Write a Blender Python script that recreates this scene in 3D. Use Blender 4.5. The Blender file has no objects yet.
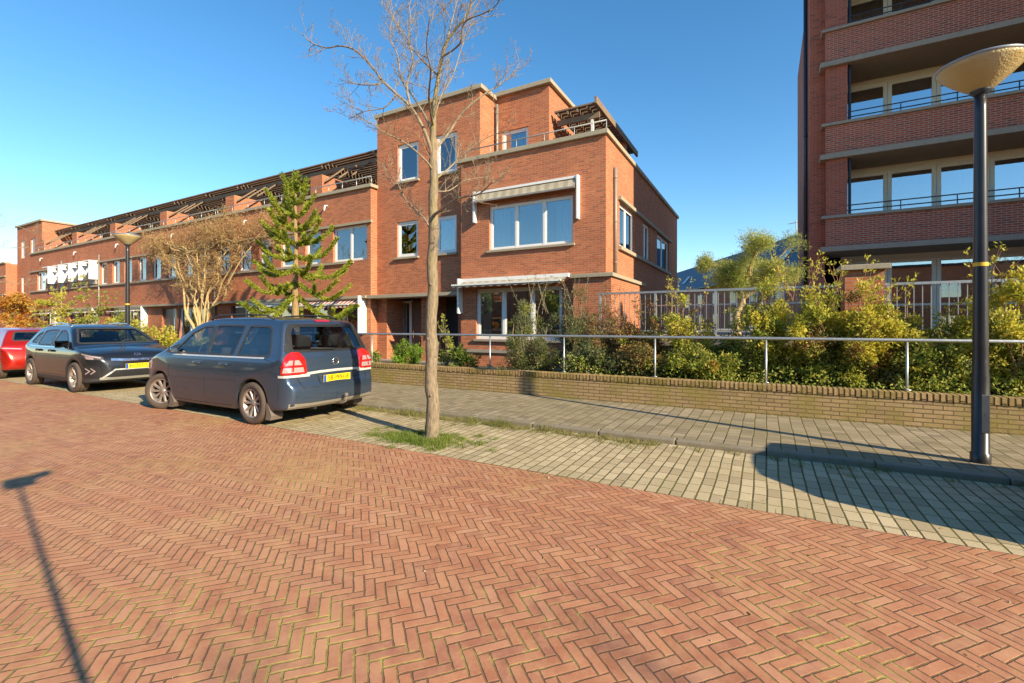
SUN, SKY, EXPO = 4.8, 0.122, 0.95
import bpy, bmesh, math, random
from math import radians as R, sin, cos, pi, sqrt
from mathutils import Vector, Matrix
from mathutils.bvhtree import BVHTree
random.seed(7)
scn = bpy.context.scene
COL = scn.collection

# ---------------------------------------------------------------- survey of the street
# x runs along the street (to the right), y away from the road towards the houses, z up; eye at 1.5 m
F, UC, VC, EYE = 460.0, 512.0, 325.0, 1.5
CY, SY = 0.875, 0.484
def Xat(u, Y):
    a = (u-UC)/F
    return Y*(CY*a-SY)/(CY+SY*a)
def depth(X, Y): return -SY*X+CY*Y
def Zat(u, v, Y): return EYE+(VC-v)/F*depth(Xat(u, Y), Y)
def P(u, v, Y): return Vector((Xat(u, Y), Y, Zat(u, v, Y)))
def PX(u, v, X):
    a = (u-UC)/F
    Y = X*(CY+SY*a)/(CY*a-SY)
    return Vector((X, Y, EYE+(VC-v)/F*depth(X, Y)))
def cam2w(cx, D, z=0): return Vector((CY*cx-SY*D, SY*cx+CY*D, z))

# ---------------------------------------------------------------- node helpers
class NT:
    def __init__(s, name):
        s.m = bpy.data.materials.new(name); s.m.use_nodes = True
        s.t = s.m.node_tree; s.n = s.t.nodes; s.n.clear()
        s.out = s.n.new('ShaderNodeOutputMaterial')
    def new(s, ty, **kw):
        n = s.n.new(ty)
        for k, v in kw.items(): setattr(n, k, v)
        return n
    def put(s, sock, v):
        if isinstance(v, bpy.types.NodeSocket): s.t.links.new(v, sock)
        elif isinstance(v, (tuple, list)) and len(v) == 3 and sock.type == 'RGBA': sock.default_value = (*v, 1)
        else: sock.default_value = v
    def math(s, op, a, b=None, c=None, clamp=False):
        n = s.new('ShaderNodeMath', operation=op); n.use_clamp = clamp
        s.put(n.inputs[0], a)
        if b is not None: s.put(n.inputs[1], b)
        if c is not None: s.put(n.inputs[2], c)
        return n.outputs[0]
    def mix(s, f, a, b, mode='MIX'):
        n = s.new('ShaderNodeMix', data_type='RGBA', blend_type=mode)
        s.put(n.inputs[0], f); s.put(n.inputs[6], a); s.put(n.inputs[7], b)
        return n.outputs[2]
    def noise(s, vec, scale, detail=3, rough=0.55, dist=0):
        n = s.new('ShaderNodeTexNoise'); n.inputs['Scale'].default_value = scale
        n.inputs['Detail'].default_value = detail; n.inputs['Roughness'].default_value = rough
        n.inputs['Distortion'].default_value = dist
        if vec is not None: s.put(n.inputs['Vector'], vec)
        return n.outputs['Fac']
    def wn(s, vec):
        n = s.new('ShaderNodeTexWhiteNoise'); s.put(n.inputs['Vector'], vec); return n.outputs['Value']
    def ramp(s, f, lo, hi, a=0.0, b=1.0):
        n = s.new('ShaderNodeMapRange'); n.clamp = True
        for i, v in enumerate((f, lo, hi, a, b)): s.put(n.inputs[i], v)
        return n.outputs[0]
    def comb(s, x, y, z=0.0):
        n = s.new('ShaderNodeCombineXYZ')
        for i, v in enumerate((x, y, z)): s.put(n.inputs[i], v)
        return n.outputs[0]
    def sep(s, v):
        n = s.new('ShaderNodeSeparateXYZ'); s.put(n.inputs[0], v); return n.outputs
    def pos(s): return s.new('ShaderNodeNewGeometry').outputs['Position']
    def obj(s): return s.new('ShaderNodeTexCoord').outputs['Object']
    def bump(s, h, strength, dist=0.01):
        n = s.new('ShaderNodeBump'); n.inputs['Strength'].default_value = strength
        n.inputs['Distance'].default_value = dist; s.put(n.inputs['Height'], h); return n.outputs[0]
    def bsdf(s, color, rough=0.8, metal=0.0, normal=None, spec=0.5, **kw):
        p = s.new('ShaderNodeBsdfPrincipled')
        s.put(p.inputs['Base Color'], color); s.put(p.inputs['Roughness'], rough)
        p.inputs['Metallic'].default_value = metal; p.inputs['Specular IOR Level'].default_value = spec
        for k, v in kw.items(): s.put(p.inputs[k], v)
        if normal is not None: s.put(p.inputs['Normal'], normal)
        s.t.links.new(p.outputs[0], s.out.inputs[0]); return p
    def surf(s, sock): s.t.links.new(sock, s.out.inputs[0])

def rgb(r, g, b):
    f = lambda c: ((c/255+0.055)/1.055)**2.4 if c > 10 else c/255/12.92
    return (f(r), f(g), f(b))

def plain(name, c, rough=0.7, metal=0.0, var=0.12, scale=3.0, bump=0.0, spec=0.5, bscale=60, **kw):
    t = NT(name); p = t.obj()
    n = t.noise(p, scale, 5, 0.6)
    col = t.mix(n, tuple(x*(1-var) for x in c), tuple(min(1, x*(1+var)) for x in c))
    nr = t.bump(t.noise(p, bscale, 3), bump, 0.01) if bump else None
    rr = t.ramp(t.noise(p, scale*3, 3), 0.2, 0.8, max(0, rough-0.08), min(1, rough+0.08))
    t.bsdf(col, rr, metal, nr, spec, **kw); return t.m

def wallvec(t):
    g = t.new('ShaderNodeNewGeometry'); p = t.sep(g.outputs['Position']); n = t.sep(g.outputs['Normal'])
    f = t.math('GREATER_THAN', t.math('ABSOLUTE', n[0]), 0.6)
    fz = t.math('GREATER_THAN', t.math('ABSOLUTE', n[2]), 0.6)
    u = t.math('ADD', t.math('MULTIPLY', p[1], f), t.math('MULTIPLY', p[0], t.math('SUBTRACT', 1.0, f)))
    v = t.math('ADD', t.math('MULTIPLY', p[1], fz), t.math('MULTIPLY', p[2], t.math('SUBTRACT', 1.0, fz)))
    return t.comb(u, v, 0.0), g.outputs['Position']

def brick(name, c1, c2, c3, mortar, bw=0.215, rh=0.0625, ms=0.006, moss=None, swap=False, strength=0.6):
    t = NT(name); v, pos = wallvec(t)
    if swap:
        s = t.sep(v); v = t.comb(s[1], s[0])
    b = t.new('ShaderNodeTexBrick'); t.put(b.inputs['Vector'], v)
    b.inputs['Scale'].default_value = 1; b.inputs['Brick Width'].default_value = bw
    b.inputs['Row Height'].default_value = rh; b.inputs['Mortar Size'].default_value = ms
    b.inputs['Mortar Smooth'].default_value = 0.2; b.offset = 0.5
    b.inputs['Color1'].default_value = (0, 0, 0, 1); b.inputs['Color2'].default_value = (1, 1, 1, 1)
    b.inputs['Mortar'].default_value = (0.5, 0.5, 0.5, 1); b.inputs['Bias'].default_value = 0
    r = t.sep(b.outputs['Color'])[0]
    col = t.mix(r, c1, c2)
    dk = t.ramp(r, 0.74, 0.92)
    col = t.mix(t.math('MULTIPLY', dk, 0.75), col, c3)
    big = t.noise(pos, 0.45, 5, 0.65)
    col = t.mix(t.ramp(big, 0.35, 0.7, 0, 0.6), col, tuple(x*0.62 for x in c1))
    str_ = t.noise(t.comb(t.math('MULTIPLY', t.sep(v)[0], 2.5), t.math('MULTIPLY', t.sep(v)[1], 0.25)), 1.0, 4)
    col = t.mix(t.ramp(str_, 0.55, 0.8, 0, 0.35), col, tuple(x*0.5 for x in c1))
    fine = t.noise(pos, 40, 3)
    col = t.mix(t.ramp(fine, 0.3, 0.75, 0, 0.35), col, tuple(min(1, x*1.3) for x in c2))
    mcol = t.mix(t.noise(pos, 3, 3), tuple(x*0.7 for x in mortar), mortar)
    col = t.mix(b.outputs['Fac'], col, mcol)
    if moss:
        mz = t.noise(pos, 2.2, 6, 0.7)
        col = t.mix(t.ramp(mz, 0.42, 0.66, 0, 0.8), col, moss)
    h = t.math('ADD', t.math('MULTIPLY', t.math('SUBTRACT', 1.0, b.outputs['Fac']), 1.0), t.math('MULTIPLY', t.math('ADD', fine, r), 0.3))
    t.bsdf(col, 0.9, 0, t.bump(h, strength, 0.008), 0.25); return t.m

M = {}
M['brick'] = brick('house_brick', (0.36, 0.090, 0.042), (0.64, 0.215, 0.095), (0.17, 0.05, 0.032), (0.46, 0.31, 0.20), ms=0.008)
M['brick2'] = brick('apartment_brick', (0.36, 0.078, 0.048), (0.52, 0.12, 0.068), (0.11, 0.045, 0.038), (0.48, 0.38, 0.29), ms=0.010)
M['brickd'] = brick('apartment_pier_brick', (0.38, 0.095, 0.055), (0.46, 0.125, 0.07), (0.13, 0.05, 0.045), (0.40, 0.30, 0.24))
M['brickw'] = brick('garden_wall_brick', (0.38, 0.255, 0.125), (0.50, 0.345, 0.18), (0.24, 0.15, 0.08), (0.20, 0.145, 0.085), moss=(0.27, 0.215, 0.05), strength=1.0, ms=0.008)
M['brickcap'] = brick('garden_wall_cap_brick', (0.40, 0.26, 0.11), (0.52, 0.34, 0.17), (0.24, 0.15, 0.07), (0.08, 0.055, 0.03), bw=0.3, rh=0.068, ms=0.009, moss=(0.18, 0.15, 0.03), swap=True, strength=1.0)

def concrete(name, c, moss=None):
    t = NT(name); p = t.pos()
    n = t.noise(p, 1.3, 6, 0.7); n2 = t.noise(p, 14, 4, 0.7)
    col = t.mix(n, tuple(x*0.72 for x in c), c)
    col = t.mix(t.ramp(n2, 0.5, 0.8, 0, 0.5), col, tuple(x*0.5 for x in c))
    if moss: col = t.mix(t.ramp(t.noise(p, 5, 5, 0.7), 0.5, 0.7, 0, 0.6), col, moss)
    t.bsdf(col, 0.88, 0, t.bump(n2, 0.4, 0.01), 0.3); return t.m
M['coping'] = concrete('weathered_concrete', (0.43, 0.37, 0.27))
M['slab'] = concrete('grey_concrete', (0.40, 0.345, 0.275))
M['kerb'] = concrete('kerb_concrete', (0.29, 0.245, 0.18), (0.16, 0.15, 0.05))
M['white'] = plain('white_paint', (0.80, 0.79, 0.76), 0.45, var=0.05)
M['cream'] = plain('cream_paint', (0.82, 0.76, 0.62), 0.5, var=0.06)
M['galv'] = plain('galvanised_steel', (0.50, 0.51, 0.50), 0.42, 0.75, 0.12, 8)
M['steel'] = plain('grey_rail_paint', (0.33, 0.34, 0.34), 0.5, 0.2)
M['darkmetal'] = plain('dark_blue_metal', (0.045, 0.055, 0.075), 0.4, 0.3)
M['zinc'] = plain('zinc_pipe', (0.30, 0.27, 0.23), 0.55, 0.3, 0.2)
M['darkwood'] = plain('weathered_dark_wood', (0.22, 0.15, 0.10), 0.85, var=0.35, scale=2)
M['silver'] = plain('silver_trim_paint', (0.58, 0.58, 0.57), 0.3, 0.25, 0.04)
M['tanwood'] = plain('weathered_tan_wood', (0.34, 0.24, 0.15), 0.8, var=0.3, scale=4)
M['slate'] = plain('blue_slate', (0.055, 0.085, 0.13), 0.55, var=0.25, scale=1.5)
M['bitumen'] = plain('roof_felt', (0.05, 0.05, 0.055), 0.9)
M['doord'] = plain('dark_door_paint', (0.05, 0.045, 0.05), 0.4)
M['doorb'] = plain('brown_door_paint', (0.16, 0.10, 0.08), 0.4)
M['soil'] = plain('garden_soil', (0.07, 0.055, 0.035), 0.95, var=0.5, scale=5, bump=0.8)
M['interior'] = plain('interior_wall', (0.42, 0.38, 0.30), 0.9)
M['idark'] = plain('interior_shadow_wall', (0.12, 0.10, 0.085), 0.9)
M['rubber'] = plain('tyre_rubber', (0.028, 0.026, 0.025), 0.85, bump=0.2)
M['tyred'] = plain('dusty_tyre_rubber', (0.085, 0.062, 0.048), 0.9, var=0.3, scale=12)
M['plastic'] = plain('black_plastic', (0.035, 0.035, 0.037), 0.6)
M['seat'] = plain('grey_seat_cloth', (0.06, 0.062, 0.07), 0.9)
M['alloy'] = plain('brake_dusted_alloy', (0.36, 0.31, 0.28), 0.42, 0.6, 0.2, 10)
M['chrome'] = plain('bright_trim', (0.75, 0.75, 0.74), 0.2, 1.0, 0.03)
M['mud'] = plain('dusty_mudflap', (0.15, 0.12, 0.10), 0.85, var=0.3, scale=10)
M['grille'] = plain('dark_grille', (0.02, 0.02, 0.022), 0.35)

def curtain_mat(name, c):
    t = NT(name); p = t.sep(t.pos())
    w = t.math('SINE', t.math('MULTIPLY', t.math('ADD', p[0], p[1]), 55.0))
    n = t.noise(t.pos(), 2, 3)
    col = t.mix(t.ramp(w, -1, 1, 0, 0.35), c, tuple(x*0.6 for x in c))
    t.bsdf(col, 0.9, 0, t.bump(w, 0.6, 0.02), 0.2); return t.m
M['curtain'] = curtain_mat('white_net_curtain', (0.80, 0.80, 0.78))
M['curtg'] = curtain_mat('pale_green_curtain', (0.50, 0.60, 0.50))
M['curtb'] = curtain_mat('pale_blue_curtain', (0.45, 0.58, 0.72))
M['curty'] = curtain_mat('ochre_curtain', (0.45, 0.33, 0.10))

def glass(name, tint, refl=0.18, rough=0.01, wob=0.008, fk=.85):
    t = NT(name)
    tr = t.new('ShaderNodeBsdfTransparent'); tr.inputs[0].default_value = (*tint, 1)
    gl = t.new('ShaderNodeBsdfGlossy'); gl.inputs['Roughness'].default_value = rough
    gl.inputs['Color'].default_value = (0.95, 0.97, 1, 1)
    nr = t.bump(t.noise(t.pos(), 1.2, 2), wob, 0.05); t.put(gl.inputs['Normal'], nr)
    fr = t.new('ShaderNodeLayerWeight'); fr.inputs['Blend'].default_value = 0.35
    f = t.math('ADD', t.math('MULTIPLY', fr.outputs['Fresnel'], fk), refl, clamp=True)
    mx = t.new('ShaderNodeMixShader'); t.put(mx.inputs[0], f)
    t.t.links.new(tr.outputs[0], mx.inputs[1]); t.t.links.new(gl.outputs[0], mx.inputs[2])
    t.surf(mx.outputs[0]); return t.m
M['glass'] = glass('window_glass', (0.82, 0.88, 0.88), 0.22)
M['glassb'] = glass('balcony_glass', (0.5, 0.6, 0.65), 0.42)
M['carglass'] = glass('car_glass', (0.86, 0.91, 0.89), 0.04, wob=0.0, fk=.6)
M['carglassd'] = glass('tinted_car_glass', (0.50, 0.55, 0.55), 0.07, wob=0.0, fk=.7)

def stripes(name, c1, c2, pitch, ax=0):
    t = NT(name); p = t.sep(t.pos())[ax]
    f = t.math('GREATER_THAN', t.math('FRACT', t.math('DIVIDE', p, pitch)), 0.5)
    n = t.noise(t.pos(), 6, 4)
    col = t.mix(f, c1, c2); col = t.mix(t.ramp(n, 0.4, 0.8, 0, 0.3), col, tuple(x*0.5 for x in c2))
    t.bsdf(col, 0.85, 0, None, 0.2); return t.m
M['awnr'] = stripes('red_white_awning_cloth', (0.42, 0.08, 0.06), (0.75, 0.70, 0.62), 0.22)
M['awnb'] = stripes('beige_striped_awning_cloth', (0.50, 0.43, 0.32), (0.38, 0.32, 0.23), 0.30)

def leafmat(name, cols, rough=0.6):
    t = NT(name); p = t.pos()
    g = t.new('ShaderNodeNewGeometry')
    r = g.outputs['Random Per Island']
    n = t.noise(p, 1.6, 4, 0.65)
    c = t.mix(t.ramp(r, 0.0, 1.0), cols[0], cols[1])
    c = t.mix(t.ramp(t.math('FRACT', t.math('MULTIPLY', r, 7.31)), 0.62, 0.72), c, cols[2])
    c = t.mix(t.ramp(n, 0.45, 0.62, 0, 0.7), c, cols[3])
    b = t.bsdf(c, rough, 0, None, 0.35)
    tl = t.new('ShaderNodeBsdfTranslucent'); t.put(tl.inputs[0], c)
    mx = t.new('ShaderNodeMixShader'); mx.inputs[0].default_value = 0.45
    t.t.links.new(b.outputs[0], mx.inputs[1]); t.t.links.new(tl.outputs[0], mx.inputs[2]); t.surf(mx.outputs[0]); return t.m
M['leafyg'] = leafmat('yellow_green_leaves', [(0.46, 0.46, 0.05), (0.64, 0.57, 0.08), (0.74, 0.58, 0.11), (0.32, 0.38, 0.05)])
M['leafg'] = leafmat('mid_green_leaves', [(0.20, 0.27, 0.04), (0.37, 0.40, 0.07), (0.54, 0.49, 0.11), (0.15, 0.21, 0.03)])
M['leafo'] = leafmat('orange_leaves', [(0.55, 0.22, 0.03), (0.65, 0.34, 0.05), (0.40, 0.12, 0.03), (0.50, 0.38, 0.08)])
M['leafr'] = leafmat('rusty_leaves', [(0.25, 0.22, 0.06), (0.40, 0.25, 0.09), (0.42, 0.16, 0.08), (0.14, 0.19, 0.05)])
M['leafol'] = leafmat('olive_leaves', [(0.12, 0.15, 0.06), (0.20, 0.23, 0.09), (0.34, 0.32, 0.16), (0.08, 0.11, 0.04)])
M['conifer'] = leafmat('bright_conifer', [(0.22, 0.38, 0.03), (0.32, 0.48, 0.05), (0.15, 0.28, 0.03), (0.30, 0.42, 0.04)])
M['pine'] = leafmat('pale_pine_needles', [(0.32, 0.38, 0.07), (0.50, 0.52, 0.12), (0.60, 0.56, 0.18), (0.22, 0.28, 0.06)])
M['monkey'] = leafmat('monkey_puzzle_leaves', [(0.25, 0.32, 0.03), (0.42, 0.45, 0.05), (0.50, 0.48, 0.08), (0.16, 0.23, 0.03)])
M['dryleaf'] = leafmat('dry_tan_leaves', [(0.48, 0.30, 0.13), (0.58, 0.40, 0.19), (0.38, 0.22, 0.10), (0.55, 0.38, 0.16)])
M['grassm'] = leafmat('grass_blades', [(0.16, 0.24, 0.03), (0.26, 0.34, 0.05), (0.34, 0.32, 0.10), (0.14, 0.22, 0.03)])
M['grassy'] = leafmat('dry_weeds', [(0.30, 0.27, 0.09), (0.24, 0.26, 0.06), (0.38, 0.30, 0.14), (0.20, 0.22, 0.05)])
def barkmat(name, c, c2, moss=None):
    t = NT(name); p = t.pos(); s = t.sep(p)
    n = t.noise(t.comb(t.math('MULTIPLY', s[0], 4), t.math('MULTIPLY', s[1], 4), s[2]), 9, 5, 0.7)
    col = t.mix(t.ramp(n, 0.3, 0.7), c, c2)
    if moss:
        m2 = t.noise(p, 3, 4); z = t.ramp(s[2], 1.6, 3.4)
        col = t.mix(t.math('MULTIPLY', t.ramp(m2, 0.4, 0.65), t.math('MULTIPLY', z, 0.6)), col, moss)
    t.bsdf(col, 0.9, 0, t.bump(n, 0.8, 0.02), 0.2); return t.m
M['bark'] = barkmat('young_tree_bark', (0.13, 0.10, 0.07), (0.36, 0.28, 0.19), (0.31, 0.27, 0.09))
M['twig'] = barkmat('pale_twigs', (0.19, 0.145, 0.10), (0.40, 0.32, 0.22))
M['barkt'] = barkmat('tan_stems', (0.42, 0.29, 0.13), (0.60, 0.44, 0.22))
M['barkr'] = barkmat('red_brown_stems', (0.20, 0.10, 0.06), (0.36, 0.20, 0.12))

# ---- paving
def paving(name, pitch_x, pitch_y, joint, c1, c2, c3, jc, jm, stag=0.5, jy=None, edge=0.003, mossamt=0.55):
    """rows across x with continuous joints running along y"""
    t = NT(name); p = t.pos(); s = t.sep(p)
    wob = t.math('MULTIPLY', t.math('SUBTRACT', t.noise(p, 1.2, 2), 0.5), 0.03)
    gx = t.math('DIVIDE', t.math('ADD', s[0], wob), pitch_x); ix = t.math('FLOOR', gx); fx = t.math('FRACT', gx)
    rr = t.wn(t.comb(ix, 3.3))
    gy = t.math('ADD', t.math('DIVIDE', s[1], pitch_y), t.math('MULTIPLY', rr, stag)); iy = t.math('FLOOR', gy); fy = t.math('FRACT', gy)
    r = t.wn(t.comb(ix, iy)); r2 = t.wn(t.comb(ix, iy, 5.0))
    dx = t.math('MULTIPLY', t.math('MINIMUM', fx, t.math('SUBTRACT', 1.0, fx)), pitch_x)
    dy = t.math('MULTIPLY', t.math('MINIMUM', fy, t.math('SUBTRACT', 1.0, fy)), pitch_y)
    jn = t.noise(p, 25, 3); mz = t.noise(p, 0.9, 5, 0.65)
    jj = t.math('ADD', joint*0.55, t.math('MULTIPLY', t.math('MULTIPLY', jn, jn), joint*1.7))
    ratio = joint/(jy or joint)
    d = t.math('MINIMUM', dx, t.math('MULTIPLY', dy, ratio))
    brick_ = t.ramp(t.math('SUBTRACT', d, jj), -0.001, edge)
    col = t.mix(r, c1, c2); col = t.mix(t.ramp(r2, 0.7, 0.95, 0, 0.7), col, c3)
    fine = t.noise(p, 90, 3); col = t.mix(t.ramp(fine, 0.35, 0.7, 0, 0.4), col, tuple(x*0.6 for x in c1))
    spots = t.noise(p, 7, 5, 0.7)
    col = t.mix(t.ramp(mz, 0.42, 0.68, 0, mossamt*0.7), col, tuple(0.45*a+0.55*b for a, b in zip(c1, jm)))
    col = t.mix(t.ramp(spots, 0.62, 0.75, 0, 0.4), col, tuple(min(1, x*1.5) for x in c2))
    jcol = t.mix(t.ramp(t.math('ADD', mz, t.math('MULTIPLY', jn, 0.25)), 0.45, 0.72), jc, jm)
    col = t.mix(brick_, jcol, col)
    hh = t.math('ADD', brick_, t.math('ADD', t.math('MULTIPLY', fine, 0.15), t.math('MULTIPLY', r2, 0.25)))
    t.bsdf(col, 0.85, 0, t.bump(hh, 0.9, 0.008), 0.3); return t.m
M['parking'] = paving('parking_pavers', 0.108, 0.212, 0.0062, (0.47, 0.37, 0.22), (0.62, 0.50, 0.31), (0.36, 0.28, 0.17), (0.085, 0.065, 0.035), (0.16, 0.14, 0.045), jy=0.004)
M['pave'] = paving('pavement_pavers', 0.155, 0.155, 0.006, (0.29, 0.23, 0.145), (0.42, 0.335, 0.225), (0.20, 0.16, 0.105), (0.05, 0.04, 0.025), (0.16, 0.14, 0.04), jy=0.003, mossamt=0.7)

def herring(name, W, ang):
    t = NT(name); p = t.pos(); s = t.sep(p)
    nx = t.math('MULTIPLY', t.math('SUBTRACT', t.noise(p, 0.9, 3), 0.5), 0.05)
    ny = t.math('MULTIPLY', t.math('SUBTRACT', t.noise(t.comb(s[1], s[0], 4.0), 0.9, 3), 0.5), 0.05)
    wx = t.math('MULTIPLY', t.math('SUBTRACT', t.noise(p, 16, 2), 0.5), 0.009); wy = t.math('MULTIPLY', t.math('SUBTRACT', t.noise(t.comb(s[1], s[0], 9.0), 16, 2), 0.5), 0.009)
    x0 = t.math('ADD', t.math('ADD', s[0], nx), wx); y0 = t.math('ADD', t.math('ADD', s[1], ny), wy)
    ca, sa = cos(ang), sin(ang)
    X = t.math('DIVIDE', t.math('ADD', t.math('MULTIPLY', x0, ca), t.math('MULTIPLY', y0, sa)), W)
    Y = t.math('DIVIDE', t.math('SUBTRACT', t.math('MULTIPLY', y0, ca), t.math('MULTIPLY', x0, sa)), W)
    i, j = t.math('FLOOR', X), t.math('FLOOR', Y); fx, fy = t.math('FRACT', X), t.math('FRACT', Y)
    k = t.math('FLOORED_MODULO', t.math('SUBTRACT', i, j), 6.0)
    vert = t.math('GREATER_THAN', k, 2.5); hor = t.math('SUBTRACT', 1.0, vert)
    k1 = t.math('MULTIPLY', hor, k); k2 = t.math('MULTIPLY', vert, t.math('SUBTRACT', 5.0, k))
    al = t.math('ADD', t.math('MULTIPLY', hor, t.math('ADD', fx, k1)), t.math('MULTIPLY', vert, t.math('ADD', fy, k2)))
    ac = t.math('ADD', t.math('MULTIPLY', hor, fy), t.math('MULTIPLY', vert, fx))
    bi = t.math('SUBTRACT', i, k1); bj = t.math('SUBTRACT', j, k2)
    vid = t.comb(bi, bj, vert)
    r = t.wn(vid); r2 = t.wn(t.comb(bj, bi, t.math('ADD', vert, 7.0)))
    d = t.math('MINIMUM', t.math('MINIMUM', al, t.math('SUBTRACT', 3.0, al)), t.math('MINIMUM', ac, t.math('SUBTRACT', 1.0, ac)))
    jn = t.noise(p, 30, 3); mz = t.noise(p, 0.55, 5, 0.6)
    jj = t.math('ADD', 0.012, t.math('MULTIPLY', t.math('MULTIPLY', jn, t.ramp(mz, 0.3, 0.7, 0.3, 1.6)), 0.11))
    br = t.ramp(t.math('SUBTRACT', d, jj), -0.01, 0.045)
    c1, c2 = (0.385, 0.150, 0.076), (0.53, 0.228, 0.115)
    col = t.mix(r, c1, c2)
    col = t.mix(t.ramp(r2, 0.62, 0.95, 0, 0.7), col, (0.30, 0.125, 0.085))
    col = t.mix(t.ramp(t.math('FRACT', t.math('MULTIPLY', r2, 9.7)), 0.8, 1, 0, 0.5), col, (0.66, 0.36, 0.22))
    fine = t.noise(p, 110, 4, 0.7); med = t.noise(p, 9, 6, 0.75); lg = t.noise(p, 0.5, 5, 0.7)
    col = t.mix(t.ramp(fine, 0.35, 0.75, 0, 0.45), col, (0.30, 0.11, 0.06))
    col = t.mix(t.ramp(med, 0.42, 0.72, 0, 0.6), col, (0.62, 0.33, 0.18))
    sand = t.ramp(t.math('ADD', t.noise(p, 2.3, 6, 0.75), t.math('MULTIPLY', t.math('SUBTRACT', t.noise(p, 0.22, 3), 0.5), 0.7)), 0.45, 0.80, 0, 0.6); col = t.mix(sand, col, (0.62, 0.37, 0.185))
    col = t.mix(t.ramp(lg, 0.4, 0.7, 0, 0.3), col, (0.40, 0.17, 0.11))
    mossf = t.ramp(t.math('ADD', mz, t.math('MULTIPLY', t.noise(p, 9, 4, 0.7), 0.6)), 0.80, 0.98)
    jcol = t.mix(mossf, (0.21, 0.115, 0.06), (0.42, 0.35, 0.08))
    col = t.mix(br, jcol, col)
    tilt = t.math('MULTIPLY', t.math('SUBTRACT', al, 1.5), t.math('SUBTRACT', r2, 0.5))
    hh = t.math('ADD', t.math('MULTIPLY', br, 1.0), t.math('ADD', t.math('MULTIPLY', fine, 0.14), t.math('ADD', t.math('MULTIPLY', tilt, 0.5), t.math('MULTIPLY', r, 0.3))))
    t.bsdf(col, t.ramp(med, 0.3, 0.8, 0.75, 0.9), 0, t.bump(hh, 0.75, 0.006), 0.3); return t.m
M['road'] = herring('herringbone_road_bricks', 0.058, R(138))
t = NT('turf_and_soil'); p = t.pos()
t.bsdf(t.mix(t.noise(p, 0.3, 6, 0.7), (0.05, 0.055, 0.02), (0.12, 0.11, 0.05)), 0.95, 0, t.bump(t.noise(p, 20, 4), 0.8, 0.03)); M['turf'] = t.m

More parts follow.
